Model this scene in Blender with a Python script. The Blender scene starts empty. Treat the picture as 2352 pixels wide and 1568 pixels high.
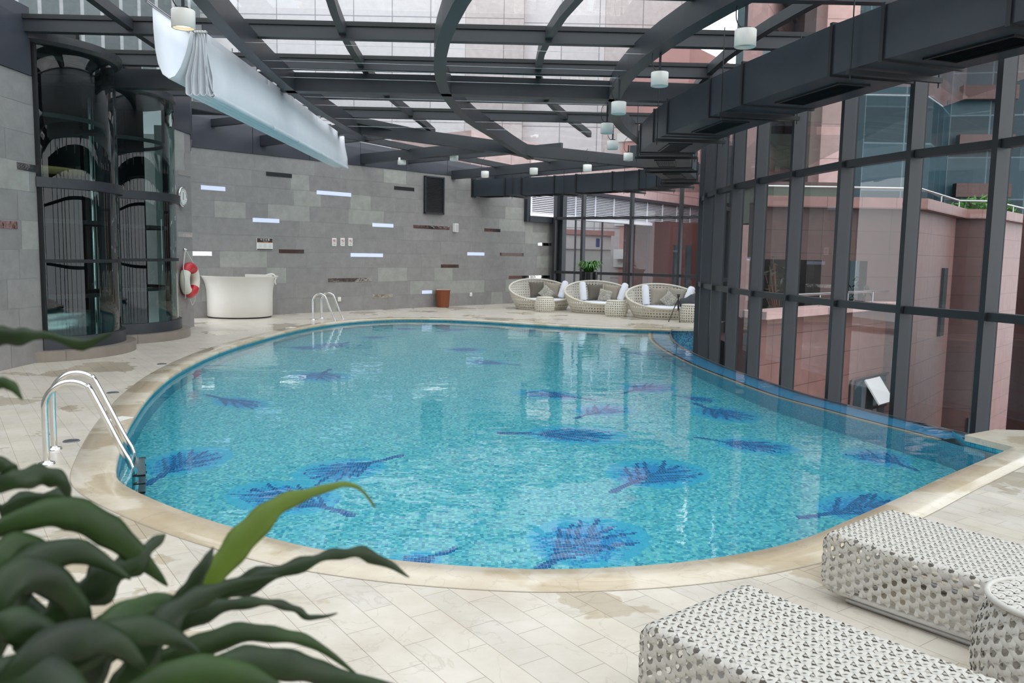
import bpy, bmesh, math, random
import numpy as np
from mathutils import Vector, Matrix
from mathutils.geometry import tessellate_polygon
random.seed(7)
S = bpy.context.scene
COL = S.collection
# ------------------------------------------------------------------ camera
FPX, TILT, ROLL, EYE = 1900.0, math.atan(202/1900.0), 0.018, 1.65
cam_d = bpy.data.cameras.new('camera')
cam = bpy.data.objects.new('camera', cam_d); COL.objects.link(cam); S.camera = cam
cam_d.sensor_width = 36.0; cam_d.lens = FPX/2352*36.0
cam_d.clip_start = 0.05; cam_d.clip_end = 800
cam.matrix_world = Matrix.Translation((0, 0, EYE)) @ Matrix.Rotation(math.pi/2-TILT, 4, 'X') @ Matrix.Rotation(ROLL, 4, 'Z')
cam_d.dof.use_dof = True; cam_d.dof.focus_distance = 5.5; cam_d.dof.aperture_fstop = 7.0
# ------------------------------------------------------------------ sky, sun, exposure
W = bpy.data.worlds.new('overcast_sky'); S.world = W; W.use_nodes = True
wn = W.node_tree; wn.nodes.clear()
w_out = wn.nodes.new('ShaderNodeOutputWorld'); w_bg = wn.nodes.new('ShaderNodeBackground')
w_tc = wn.nodes.new('ShaderNodeTexCoord'); w_n = wn.nodes.new('ShaderNodeTexNoise'); w_r = wn.nodes.new('ShaderNodeValToRGB')
w_n.inputs['Scale'].default_value = 1.6; w_n.inputs['Detail'].default_value = 4
w_r.color_ramp.elements[0].color = (0.80, 0.87, 0.95, 1); w_r.color_ramp.elements[1].color = (1, 1, 1, 1)
w_r.color_ramp.elements[0].position = 0.3; w_r.color_ramp.elements[1].position = 0.7
wn.links.new(w_tc.outputs['Generated'], w_n.inputs['Vector']); wn.links.new(w_n.outputs['Fac'], w_r.inputs['Fac'])
wn.links.new(w_r.outputs['Color'], w_bg.inputs['Color']); wn.links.new(w_bg.outputs['Background'], w_out.inputs['Surface'])
w_bg.inputs['Strength'].default_value = 2.6
sun_d = bpy.data.lights.new('sun', 'SUN'); sun_d.energy = 0.6; sun_d.angle = math.radians(40); sun_d.color = (1, 0.97, 0.92)
sun = bpy.data.objects.new('sun', sun_d); COL.objects.link(sun); sun.rotation_euler = (math.radians(28), math.radians(14), 0)
S.view_settings.view_transform = 'Standard'; S.view_settings.look = 'None'
S.view_settings.gamma = 1.0; S.view_settings.use_curve_mapping = False
S.view_settings.exposure = 0.1
S.cycles.use_denoising = True
S.cycles.max_bounces = 10; S.cycles.transmission_bounces = 8; S.cycles.transparent_max_bounces = 16
S.cycles.diffuse_bounces = 4; S.cycles.glossy_bounces = 4; S.cycles.sample_clamp_indirect = 8.0; S.cycles.blur_glossy = 0.5

# ------------------------------------------------------------------ surveying: photo measurements -> metres
_F = Vector((0, math.cos(TILT), -math.sin(TILT))); _U0 = Vector((0, math.sin(TILT), math.cos(TILT))); _R0 = Vector((1, 0, 0))
_R = _R0*math.cos(ROLL)+_U0*math.sin(ROLL); _U = _U0*math.cos(ROLL)-_R0*math.sin(ROLL)
def ray(px, py):
    return (_F*FPX + _R*(px-1176) - _U*(py-784)).normalized()
def at(px, py, z=0.0):
    d = ray(px, py); t = (z-EYE)/d.z
    return Vector((d.x*t, d.y*t, z))
def atd(px, py, dist):
    d = ray(px, py); t = dist/d.y
    return Vector((d.x*t, dist, EYE+d.z*t))
def at_plane(px, py, p0, p1):
    d = ray(px, py); n = Vector((-(p1[1]-p0[1]), p1[0]-p0[0], 0))
    t = (Vector((p0[0], p0[1], 0))-Vector((0, 0, 0))).dot(n)/(d.x*n.x+d.y*n.y)
    return Vector((d.x*t, d.y*t, EYE+d.z*t))
def through_water(px, py, zw, zf):
    d = ray(px, py); p = at(px, py, zw); k = 1/1.333
    c = -d.z; s2 = k*k*(1-c*c); ct = math.sqrt(1-s2)
    r = Vector((d.x*k, d.y*k, -ct)); t = (zf-zw)/r.z
    return p + r*t

# ------------------------------------------------------------------ mesh helpers
class MB:
    def __init__(s): s.v = []; s.f = []; s.m = []; s.smooth = []
    def add(s, vs, fs, m=0, smooth=False):
        b = len(s.v); s.v += [tuple(v) for v in vs]
        for f in fs:
            s.f.append(tuple(i+b for i in f)); s.m.append(m); s.smooth.append(smooth)
    def box(s, c, d, rz=0.0, m=0):
        x, y, z = d[0]/2, d[1]/2, d[2]/2; R = Matrix.Rotation(rz, 3, 'Z'); c = Vector(c)
        vs = [c+R@Vector((i*x, j*y, k*z)) for k in (-1, 1) for i, j in ((-1, -1), (1, -1), (1, 1), (-1, 1))]
        s.add(vs, [(3, 2, 1, 0), (4, 5, 6, 7), (0, 1, 5, 4), (1, 2, 6, 5), (2, 3, 7, 6), (3, 0, 4, 7)], m)
    def hexa(s, a, b, m=0):   # a: 4 bottom points, b: 4 top points
        s.add(list(a)+list(b), [(3, 2, 1, 0), (4, 5, 6, 7), (0, 1, 5, 4), (1, 2, 6, 5), (2, 3, 7, 6), (3, 0, 4, 7)], m)
    def bar(s, p, q, w, z0, z1, m=0, q0=None, q1=None):
        """upright rectangular bar between two plan points"""
        p = Vector(p[:2]).to_3d(); q = Vector(q[:2]).to_3d(); n = (q-p).normalized().cross(Vector((0, 0, 1)))*w/2
        a0, a1 = z0, z1; b0 = z0 if q0 is None else q0; b1 = z1 if q1 is None else q1
        Z = lambda v, z: Vector((v.x, v.y, z))
        s.hexa([Z(p-n, a0), Z(q-n, b0), Z(q+n, b0), Z(p+n, a0)], [Z(p-n, a1), Z(q-n, b1), Z(q+n, b1), Z(p+n, a1)], m)
    def sweep(s, path, w, z0, z1, m=0):
        """rectangle swept along a plan curve; z0,z1 may be functions of the point"""
        P = [Vector((p[0], p[1], 0)) for p in path]; n = len(P); vs = []
        f0 = z0 if callable(z0) else (lambda p: z0); f1 = z1 if callable(z1) else (lambda p: z1)
        for i in range(n):
            t = (P[min(i+1, n-1)]-P[max(i-1, 0)]).normalized(); r = Vector((t.y, -t.x, 0))*w/2
            for q in (P[i]-r, P[i]+r): vs.append((q.x, q.y, f0(P[i]))); vs.append((q.x, q.y, f1(P[i])))
        fs = []
        for i in range(n-1):
            a, b = i*4, i*4+4
            fs += [(a, a+1, b+1, b), (a+2, b+2, b+3, a+3), (a+1, a+3, b+3, b+1), (a, b, b+2, a+2)]
        fs += [(0, 2, 3, 1), ((n-1)*4, (n-1)*4+1, (n-1)*4+3, (n-1)*4+2)]
        s.add(vs, fs, m)
    def tube(s, path, r, n=8, m=0, caps=True, smooth=True):
        P = [Vector(p) for p in path]; k = len(P); vs = []; up = None
        for i in range(k):
            t = (P[min(i+1, k-1)]-P[max(i-1, 0)]).normalized()
            if up is None: up = Vector((0, 0, 1)) if abs(t.z) < .9 else Vector((1, 0, 0))
            x = t.cross(up).normalized(); y = x.cross(t).normalized(); up = y
            rr = r[i] if isinstance(r, (list, tuple)) else r
            for j in range(n):
                a = 2*math.pi*j/n; vs.append(P[i]+x*rr*math.cos(a)+y*rr*math.sin(a))
        fs = [(i*n+j, i*n+(j+1) % n, (i+1)*n+(j+1) % n, (i+1)*n+j) for i in range(k-1) for j in range(n)]
        s.add(vs, fs, m, smooth)
        if caps: s.add(vs[:n], [tuple(range(n))[::-1]], m); s.add(vs[-n:], [tuple(range(n))], m)
    def lathe(s, c, prof, n=32, m=0, a0=0.0, a1=2*math.pi, smooth=True):
        c = Vector(c); full = abs(a1-a0-2*math.pi) < 1e-6; k = n if full else n+1; vs = []
        for r, z in prof:
            for j in range(k):
                a = a0+(a1-a0)*j/n; vs.append(c+Vector((r*math.cos(a), r*math.sin(a), z)))
        fs = []
        for i in range(len(prof)-1):
            for j in range(n):
                j2 = (j+1) % k; fs.append((i*k+j, i*k+j2, (i+1)*k+j2, (i+1)*k+j))
        s.add(vs, fs, m, smooth)
    def poly(s, pts, z, m=0, flip=False):
        tr = tessellate_polygon([[Vector((p[0], p[1], 0)) for p in pts]])
        s.add([(p[0], p[1], z) for p in pts], [], m)
        b = len(s.v)-len(pts)
        for t in tr:
            a, bb, c = [Vector(pts[i][:2]) for i in t]
            up = (bb-a).cross(c-a) > 0
            t = t if up != flip else t[::-1]
            s.f.append(tuple(i+b for i in t)); s.m.append(m); s.smooth.append(False)
    def prism(s, pts, z0, z1, m=0):
        s.poly(pts, z1, m); s.poly(pts, z0, m, True); n = len(pts)
        s.add([(p[0], p[1], z0) for p in pts]+[(p[0], p[1], z1) for p in pts], [(i, (i+1) % n, n+(i+1) % n, n+i) for i in range(n)], m)
    def build(s, name, mats, parent=None, kind=None, bevel=0.0, loc=None):
        me = bpy.data.meshes.new(name); me.from_pydata(s.v, [], s.f)
        if not isinstance(mats, (list, tuple)): mats = [mats]
        for x in mats: me.materials.append(x)
        me.polygons.foreach_set('material_index', s.m); me.polygons.foreach_set('use_smooth', s.smooth); me.update()
        o = bpy.data.objects.new(name, me); COL.objects.link(o)
        if loc is not None:
            me.transform(Matrix.Translation(-Vector(loc))); o.location = loc
        if parent is not None:
            o.parent = parent
            o.matrix_parent_inverse = Matrix.Translation(-parent.location) if (loc is None and parent.location.length > 0 and not parent.get('local')) else Matrix()
        if kind: o['kind'] = kind
        if bevel > 0:
            b = o.modifiers.new('bevel', 'BEVEL'); b.width = bevel; b.segments = 2; b.limit_method = 'ANGLE'; b.angle_limit = math.radians(40)
        return o
def thing(name, label, cat, loc=(0, 0, 0), rz=0.0, group=None, local=False):
    o = bpy.data.objects.new(name, None); COL.objects.link(o); o.location = loc; o.rotation_euler = (0, 0, rz)
    o.empty_display_size = .1; o['label'] = label; o['category'] = cat
    if group: o['group'] = group
    if local: o['local'] = 1
    return o
def tag(o, label, cat, group=None):
    o['label'] = label; o['category'] = cat
    if group: o['group'] = group
    return o
def struct(name, loc=(0, 0, 0)):
    o = bpy.data.objects.new(name, None); COL.objects.link(o); o.location = loc; o['kind'] = 'structure'; return o
def dup(root, loc, rz=0.0, label=None, group=None, scale=None):
    r = root.copy(); COL.objects.link(r); r.location = loc; r.rotation_euler = (0, 0, rz)
    if label: r['label'] = label
    if group: r['group'] = group
    if scale: r.scale = scale
    for ch in list(root.children):
        c = ch.copy(); COL.objects.link(c); c.parent = r
        for g in list(ch.children):
            d = g.copy(); COL.objects.link(d); d.parent = c
    return r
def spline(pts, n=8, closed=False):
    P = [Vector(p) for p in pts]; out = []; k = len(P)
    for i in range(k if closed else k-1):
        if closed: a, b, c, d = P[(i-1) % k], P[i], P[(i+1) % k], P[(i+2) % k]
        else: a, b, c, d = P[max(i-1, 0)], P[i], P[i+1], P[min(i+2, k-1)]
        for j in range(n):
            t = j/n; out.append(.5*((2*b)+(c-a)*t+(2*a-5*b+4*c-d)*t*t+(3*b-a-3*c+d)*t**3))
    if not closed: out.append(P[-1])
    return out
# ------------------------------------------------------------------ materials
def nmat(name):
    m = bpy.data.materials.new(name); m.use_nodes = True; nt = m.node_tree
    return m, nt, nt.nodes['Principled BSDF'], nt.nodes['Material Output']
def rgb(r, g, b):   # sRGB 0-255 -> linear
    f = lambda c: (c/255)/12.92 if c/255 <= .04045 else ((c/255+.055)/1.055)**2.4
    return (f(r), f(g), f(b), 1)
def plain(name, col, rough=.5, metal=0.0, var=0.0, scale=8.0, bump=0.0, spec=None):
    m, nt, p, out = nmat(name)
    p.inputs['Roughness'].default_value = rough; p.inputs['Metallic'].default_value = metal
    p.inputs['Base Color'].default_value = col
    if spec is not None: p.inputs['Specular IOR Level'].default_value = spec
    if var > 0 or bump > 0:
        tc = nt.nodes.new('ShaderNodeTexCoord'); n = nt.nodes.new('ShaderNodeTexNoise'); n.inputs['Scale'].default_value = scale; n.inputs['Detail'].default_value = 5
        nt.links.new(tc.outputs['Object'], n.inputs['Vector'])
        if var > 0:
            r = nt.nodes.new('ShaderNodeValToRGB'); r.color_ramp.elements[0].position = .3; r.color_ramp.elements[1].position = .7
            r.color_ramp.elements[0].color = tuple(c*(1-var) for c in col[:3])+(1,); r.color_ramp.elements[1].color = tuple(min(1, c*(1+var)) for c in col[:3])+(1,)
            nt.links.new(n.outputs['Fac'], r.inputs['Fac']); nt.links.new(r.outputs['Color'], p.inputs['Base Color'])
        if bump > 0:
            b = nt.nodes.new('ShaderNodeBump'); b.inputs['Strength'].default_value = bump; b.inputs['Distance'].default_value = .01
            nt.links.new(n.outputs['Fac'], b.inputs['Height']); nt.links.new(b.outputs['Normal'], p.inputs['Normal'])
    return m
def glass(name, tint, rough=0.0, ior=1.45, refl=1.0, bump=0.0, haze=None):
    m, nt, p, out = nmat(name); nt.nodes.remove(p)
    t = nt.nodes.new('ShaderNodeBsdfTransparent'); g = nt.nodes.new('ShaderNodeBsdfGlossy'); mx = nt.nodes.new('ShaderNodeMixShader'); fr = nt.nodes.new('ShaderNodeFresnel')
    t.inputs['Color'].default_value = tint; g.inputs['Roughness'].default_value = rough; g.inputs['Color'].default_value = (refl, refl, refl, 1); fr.inputs['IOR'].default_value = ior
    ge = nt.nodes.new('ShaderNodeNewGeometry'); mr = nt.nodes.new('ShaderNodeMapRange'); mr.inputs[3].default_value = ior; mr.inputs[4].default_value = 1/ior   # same reflectance from both sides of a pane
    nt.links.new(ge.outputs['Backfacing'], mr.inputs[0]); nt.links.new(mr.outputs[0], fr.inputs['IOR'])
    nt.links.new(fr.outputs['Fac'], mx.inputs['Fac']); nt.links.new(t.outputs['BSDF'], mx.inputs[1]); nt.links.new(g.outputs['BSDF'], mx.inputs[2])
    if bump > 0:
        tc = nt.nodes.new('ShaderNodeTexCoord'); n = nt.nodes.new('ShaderNodeTexNoise'); n.inputs['Scale'].default_value = 1.1; n.inputs['Detail'].default_value = 1
        b = nt.nodes.new('ShaderNodeBump'); b.inputs['Strength'].default_value = bump; b.inputs['Distance'].default_value = .02
        nt.links.new(tc.outputs['Object'], n.inputs['Vector']); nt.links.new(n.outputs['Fac'], b.inputs['Height']); nt.links.new(b.outputs['Normal'], g.inputs['Normal'])
    nt.links.new(mx.outputs['Shader'], out.inputs['Surface'])
    if haze:
        d = nt.nodes.new('ShaderNodeBsdfTranslucent'); d.inputs['Color'].default_value = haze[0]; m2 = nt.nodes.new('ShaderNodeMixShader'); m2.inputs['Fac'].default_value = haze[1]
        nt.links.new(mx.outputs['Shader'], m2.inputs[1]); nt.links.new(d.outputs['BSDF'], m2.inputs[2]); nt.links.new(m2.outputs['Shader'], out.inputs['Surface'])
    return m
def gridmat(name, col, line, sx, sz, rough=.6, var=.08, lw=.02, wall=True, off=0.0, rz=0.0, spec=.4, bump=.0):
    """stone panels with joints: Brick Texture over the wall's own length and height"""
    m, nt, p, out = nmat(name); N = nt.nodes; L = nt.links
    tc = N.new('ShaderNodeTexCoord'); sep = N.new('ShaderNodeSeparateXYZ'); cmb = N.new('ShaderNodeCombineXYZ')
    mp = N.new('ShaderNodeMapping'); mp.inputs['Rotation'].default_value = (0, 0, rz)
    L.new(tc.outputs['Object'], mp.inputs['Vector']); L.new(mp.outputs['Vector'], sep.inputs['Vector'])
    if wall:
        L.new(sep.outputs['X'], cmb.inputs['X']); L.new(sep.outputs['Z'], cmb.inputs['Y'])
    else:
        L.new(sep.outputs['X'], cmb.inputs['X']); L.new(sep.outputs['Y'], cmb.inputs['Y'])
    b = N.new('ShaderNodeTexBrick'); b.offset = off; b.inputs['Scale'].default_value = 1.0
    b.inputs['Brick Width'].default_value = sx; b.inputs['Row Height'].default_value = sz; b.inputs['Mortar Size'].default_value = lw; b.inputs['Mortar Smooth'].default_value = .1
    b.inputs['Color1'].default_value = tuple(c*(1-var) for c in col[:3])+(1,); b.inputs['Color2'].default_value = tuple(min(1, c*(1+var)) for c in col[:3])+(1,); b.inputs['Mortar'].default_value = line
    L.new(cmb.outputs['Vector'], b.inputs['Vector'])
    n = N.new('ShaderNodeTexNoise'); n.inputs['Scale'].default_value = 3; n.inputs['Detail'].default_value = 6; L.new(tc.outputs['Object'], n.inputs['Vector'])
    mx = N.new('ShaderNodeMix'); mx.data_type = 'RGBA'; mx.blend_type = 'OVERLAY'; mx.inputs[0].default_value = .25
    L.new(b.outputs['Color'], mx.inputs[6]); L.new(n.outputs['Fac'], mx.inputs[7]); L.new(mx.outputs[2], p.inputs['Base Color'])
    p.inputs['Roughness'].default_value = rough; p.inputs['Specular IOR Level'].default_value = spec
    return m
def marble(name, c1, c2, bricks=None, rough=.35, wet=True):
    m, nt, p, out = nmat(name); N = nt.nodes; L = nt.links
    tc = N.new('ShaderNodeTexCoord')
    n1 = N.new('ShaderNodeTexNoise'); n1.inputs['Scale'].default_value = 2.2; n1.inputs['Detail'].default_value = 8; n1.inputs['Roughness'].default_value = .62
    L.new(tc.outputs['Object'], n1.inputs['Vector'])
    r1 = N.new('ShaderNodeValToRGB'); r1.color_ramp.elements[0].position = .32; r1.color_ramp.elements[1].position = .68
    r1.color_ramp.elements[0].color = c1; r1.color_ramp.elements[1].color = c2; L.new(n1.outputs['Fac'], r1.inputs['Fac'])
    # thin veins
    nv = N.new('ShaderNodeTexNoise'); nv.inputs['Scale'].default_value = 2.6; nv.inputs['Detail'].default_value = 6; nv.inputs['Distortion'].default_value = 1.2; L.new(tc.outputs['Object'], nv.inputs['Vector'])
    sb = N.new('ShaderNodeMath'); sb.operation = 'SUBTRACT'; sb.inputs[1].default_value = .5; L.new(nv.outputs['Fac'], sb.inputs[0])
    ab = N.new('ShaderNodeMath'); ab.operation = 'ABSOLUTE'; L.new(sb.outputs[0], ab.inputs[0])
    vr = N.new('ShaderNodeMapRange'); vr.inputs[1].default_value = 0; vr.inputs[2].default_value = .012; vr.inputs[3].default_value = .25; vr.inputs[4].default_value = 0; L.new(ab.outputs[0], vr.inputs[0])
    mv = N.new('ShaderNodeMix'); mv.data_type = 'RGBA'; L.new(vr.outputs[0], mv.inputs[0]); L.new(r1.outputs['Color'], mv.inputs[6]); mv.inputs[7].default_value = rgb(150, 138, 120)
    last = mv.outputs[2]
    if bricks:
        mp = N.new('ShaderNodeMapping'); mp.inputs['Rotation'].default_value = (0, 0, bricks[2]); L.new(tc.outputs['Object'], mp.inputs['Vector'])
        b = N.new('ShaderNodeTexBrick'); b.offset = .43; b.inputs['Scale'].default_value = 1; b.inputs['Brick Width'].default_value = bricks[0]; b.inputs['Row Height'].default_value = bricks[1]
        b.inputs['Mortar Size'].default_value = .0022; b.inputs['Mortar Smooth'].default_value = .3; b.inputs['Color1'].default_value = (.9, .9, .9, 1); b.inputs['Color2'].default_value = (1, .985, .955, 1); b.inputs['Mortar'].default_value = (.56, .52, .48, 1)
        L.new(mp.outputs['Vector'], b.inputs['Vector'])
        mb = N.new('ShaderNodeMix'); mb.data_type = 'RGBA'; mb.blend_type = 'MULTIPLY'; mb.inputs[0].default_value = 1; L.new(last, mb.inputs[6]); L.new(b.outputs['Color'], mb.inputs[7]); last = mb.outputs[2]
    # wet stains
    nw = N.new('ShaderNodeTexNoise'); nw.inputs['Scale'].default_value = .75; nw.inputs['Detail'].default_value = 5; nw.inputs['Roughness'].default_value = .55; L.new(tc.outputs['Object'], nw.inputs['Vector'])
    wr = N.new('ShaderNodeMapRange'); wr.inputs[1].default_value = .575 if bricks else .5; wr.inputs[2].default_value = .585 if bricks else .53; L.new(nw.outputs['Fac'], wr.inputs[0])
    mw = N.new('ShaderNodeMix'); mw.data_type = 'RGBA'; mw.blend_type = 'MULTIPLY'; L.new(wr.outputs[0], mw.inputs[0]); L.new(last, mw.inputs[6]); mw.inputs[7].default_value = (.84, .79, .70, 1)
    L.new(mw.outputs[2], p.inputs['Base Color'])
    rr = N.new('ShaderNodeMapRange'); rr.inputs[3].default_value = rough; rr.inputs[4].default_value = .12; L.new(wr.outputs[0], rr.inputs[0]); L.new(rr.outputs[0], p.inputs['Roughness'])
    return m
M = {}
M['deck'] = marble('deck_marble', rgb(197, 187, 173), rgb(215, 208, 198), (.40, .155, math.radians(55)), .32)
M['coping'] = marble('coping_marble', rgb(196, 182, 160), rgb(212, 202, 186), None, .22)
M['frame'] = plain('dark_frame_metal', rgb(44, 48, 54), .42, .0, .06, 3)
M['frame_warm'] = plain('dark_frame_metal_warm', rgb(46, 47, 51), .4, .0, .05, 3)
M['duct'] = plain('duct_paint', rgb(44, 52, 60), .38, .0, .12, 2.5)
M['fascia'] = plain('fascia_panel', rgb(66, 69, 78), .3, .2, .05, 1.5)
M['black'] = plain('black_metal', rgb(28, 30, 33), .4)
M['seam'] = plain('dark_seal', rgb(22, 24, 27), .6)
M['roof_glass'] = glass('roof_glass', (.88, .90, .90, 1), 0.0, 1.4, 1.0, .0)
M['wall_glass'] = glass('wall_glass', (.74, .78, .80, 1), 0.0, 1.5, 1.0, .0)
M['far_glass'] = glass('far_pane_glass', (.9, .92, .93, 1), 0.0, 1.2, 1.0, 0)
M['lift_glass'] = glass('curved_lift_glass', (.50, .66, .64, 1), 0.0, 1.5, 1.0, 0)
M['chrome'] = plain('polished_steel', (.72, .71, .69, 1), .12, 1.0)
M['steel'] = plain('brushed_steel', (.5, .5, .5, 1), .3, 1.0)
M['mirror'] = plain('mirror_steel', (.8, .79, .77, 1), .03, 1.0, 0, 9, .25)
M['white'] = plain('white_enamel', rgb(232, 231, 226), .3)
M['tub'] = plain('white_fibreglass', rgb(224, 220, 212), .45, 0, .02, 3)
M['fabric'] = plain('white_shade_fabric', rgb(226, 230, 236), .75, 0, .02, 4)
M['red'] = plain('red_vinyl', rgb(196, 30, 44), .35, 0, .06, 20)
M['cream'] = plain('cream_vinyl', rgb(226, 220, 205), .45, 0, .04, 20)
M['rope'] = plain('white_rope', rgb(222, 220, 214), .8)
M['wicker'] = plain('white_wicker', rgb(190, 186, 178), .45, 0, .04, 30)
M['wicker_far'] = plain('cream_wicker', rgb(212, 206, 192), .55, 0, .04, 30)
M['cushion_white'] = plain('white_cotton', rgb(226, 228, 236), .8, 0, .02, 8, .2)
M['cushion_dark'] = plain('taupe_linen', rgb(96, 90, 80), .85, 0, .06, 30, .2)
M['cushion_mid'] = plain('beige_linen', rgb(150, 141, 128), .85, 0, .06, 30, .2)
M['basket'] = plain('brown_rattan', rgb(140, 78, 44), .55, 0, .2, 60, .4)
M['leaf'] = plain('green_leaf', rgb(24, 43, 12), .42, 0, .45, 16, .1, .35)
M['leaf_light'] = plain('pale_green_leaf', rgb(78, 98, 26), .45, 0, .2, 7, .1, .3)
M['leaf_mid'] = plain('mid_green_leaf', rgb(36, 58, 18), .42, 0, .35, 14, .1, .3)
M['leaf_far'] = plain('bright_green_leaf', rgb(62, 112, 34), .45, 0, .3, 12)
M['pot'] = plain('black_glazed_pot', rgb(24, 25, 28), .2)
def emit(name, col, st):
    m, nt, p, out = nmat(name); p.inputs['Base Color'].default_value = col; p.inputs['Emission Color'].default_value = col; p.inputs['Emission Strength'].default_value = st; return m
M['lamp_on'] = emit('lit_lamp_lens', rgb(255, 226, 170), 3.0)
M['slot_light'] = emit('light_slot', rgb(205, 214, 240), .35)
m, nt, p, out = nmat('patterned_cushion'); tc = nt.nodes.new('ShaderNodeTexCoord'); n = nt.nodes.new('ShaderNodeTexNoise'); n.inputs['Scale'].default_value = 22; n.inputs['Distortion'].default_value = 2.5
r = nt.nodes.new('ShaderNodeValToRGB'); r.color_ramp.elements[0].position = .42; r.color_ramp.elements[1].position = .52; r.color_ramp.elements[0].color = rgb(112, 108, 98); r.color_ramp.elements[1].color = rgb(176, 172, 160)
nt.links.new(tc.outputs['Object'], n.inputs['Vector']); nt.links.new(n.outputs['Fac'], r.inputs['Fac']); nt.links.new(r.outputs['Color'], p.inputs['Base Color']); p.inputs['Roughness'].default_value = .8; M['cushion_pat'] = m
# stone slabs of the feature wall: tone comes from each slab's own face attribute
m, nt, p, out = nmat('grey_stone_slab'); at_ = nt.nodes.new('ShaderNodeAttribute'); at_.attribute_name = 'tone'
tc = nt.nodes.new('ShaderNodeTexCoord'); n = nt.nodes.new('ShaderNodeTexNoise'); n.inputs['Scale'].default_value = 5; n.inputs['Detail'].default_value = 8; n.inputs['Roughness'].default_value = .7
r = nt.nodes.new('ShaderNodeValToRGB'); r.color_ramp.elements[0].position = 0; r.color_ramp.elements[0].color = rgb(131, 128, 127); r.color_ramp.elements[1].position = 1; r.color_ramp.elements[1].color = rgb(156, 156, 150)
e = r.color_ramp.elements.new(.6); e.color = rgb(143, 140, 138)
mx = nt.nodes.new('ShaderNodeMix'); mx.data_type = 'RGBA'; mx.blend_type = 'OVERLAY'; mx.inputs[0].default_value = .35
nt.links.new(at_.outputs['Fac'], r.inputs['Fac']); nt.links.new(tc.outputs['Object'], n.inputs['Vector']); nt.links.new(r.outputs['Color'], mx.inputs[6]); nt.links.new(n.outputs['Fac'], mx.inputs[7])
nt.links.new(mx.outputs[2], p.inputs['Base Color']); p.inputs['Roughness'].default_value = .42; M['stone'] = m
M['grout'] = plain('pale_grout', rgb(168, 168, 164), .8)
M['curb'] = gridmat('curb_stone', rgb(140, 130, 120), rgb(100, 94, 88), .8, .5, .4, .12, .004)
# ================================================================== STRUCTURE
ZW, ZF = -0.07, -1.2
# pool outline: near-right corner, near edge, left, far, far-right pillar
_pp = [(2335,1028),(2169,1100),(2070,1147),(1967,1193),(1857,1240),(1740,1270),(1602,1292),(1450,1306),(1300,1312),(1176,1311),(1000,1300),(850,1284),(700,1260),(560,1224),(450,1190),(370,1160),(305,1131),(268,1108),
       (256,1090),(258,1060),(275,1005),(300,957),(345,898),(410,848),(500,806),(600,775),(700,751),(800,737),(900,731),(1000,731),(1100,735),(1200,741),(1300,747),(1400,752),(1500,755),(1542,757)]
POOL = [Vector((at(x, y).x, at(x, y).y)) for x, y in _pp]
POOL = [p.to_2d() for p in spline([p.to_3d() for p in POOL], 5)]
OUTER = [(4.62,8.17),(4.24,9.1),(4.0,9.78),(3.74,10.57),(3.55,11.7),(3.36,13.07),(3.27,14.33),(3.24,15.6),(3.32,17.2),(3.6,19.0)]
OUTER = [p.to_2d() for p in spline([Vector((x, y, 0)) for x, y in OUTER], 5)]
INNER = []
for i, p in enumerate(OUTER):
    t = (OUTER[min(i+1, len(OUTER)-1)]-OUTER[max(i-1, 0)]).normalized(); INNER.append(p+Vector((-t.y, t.x))*.42)
# wall lines (plan)
WL = -6.70                                   # left wall
MW0, MW1 = (-7.53, 19.40), (1.47, 29.2)      # main stone wall
MWd = Vector((MW1[0]-MW0[0], MW1[1]-MW0[1])); MWL = MWd.length; MWd.normalize()
PIER_Y0, PIER_Y1 = 16.1, 17.35
GLASSLINE = [(6.2,2.0),(5.85,5.6),(5.45,7.3),(5.05,8.7),(4.62,9.66),(4.30,10.8),(4.11,12.1),(3.95,13.3),(3.88,14.4),(3.86,15.5),(3.90,16.6),(4.05,17.7),(4.35,18.8),(4.9,20.0),(5.55,21.4),(6.1,22.9),(6.4,24.3),(6.45,25.75)]
FARLINE = [(6.45,25.75),(5.30,26.45),(3.87,27.32),(2.37,28.25),(1.47,28.85)]
def zroof(y): return 4.52 if y < 19 else 4.52-.07*(y-19)
# ---- deck
side = [(4.42,7.72),(4.80,8.05),(5.25,7.95)]
outl = [(4.55,7.32)]+[tuple(p) for p in POOL[1:]]+[(3.62,18.95)]
outl = [tuple(p) for p in POOL]
deck_poly = outl+[(3.66,18.95),(4.35,18.9)]+[(x-.02, y) for x, y in GLASSLINE[13:]]+FARLINE[1:]+[MW1]+[MW0, (WL, PIER_Y1+.02), (WL, -4), (6.4, -4), (6.2, 2.0), (5.85, 5.6), (5.42, 7.3), (5.28, 7.95)]
clean = []
for p in deck_poly:
    if not clean or (Vector(p)-Vector(clean[-1])).length > .03: clean.append(tuple(p))
mb = MB(); mb.poly(clean, 0.0)
flo = mb.build('floor', M['deck'], kind='structure')
# nub of coping beside the overflow edge
mb = MB(); nub = [(4.32,7.74),(4.78,8.03),(5.30,8.0),(5.35,7.3),(4.50,7.26)]
mb.prism(nub, -.045, .012)
mb.build('trim_1', M['coping'], kind='structure', bevel=.012)
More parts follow.
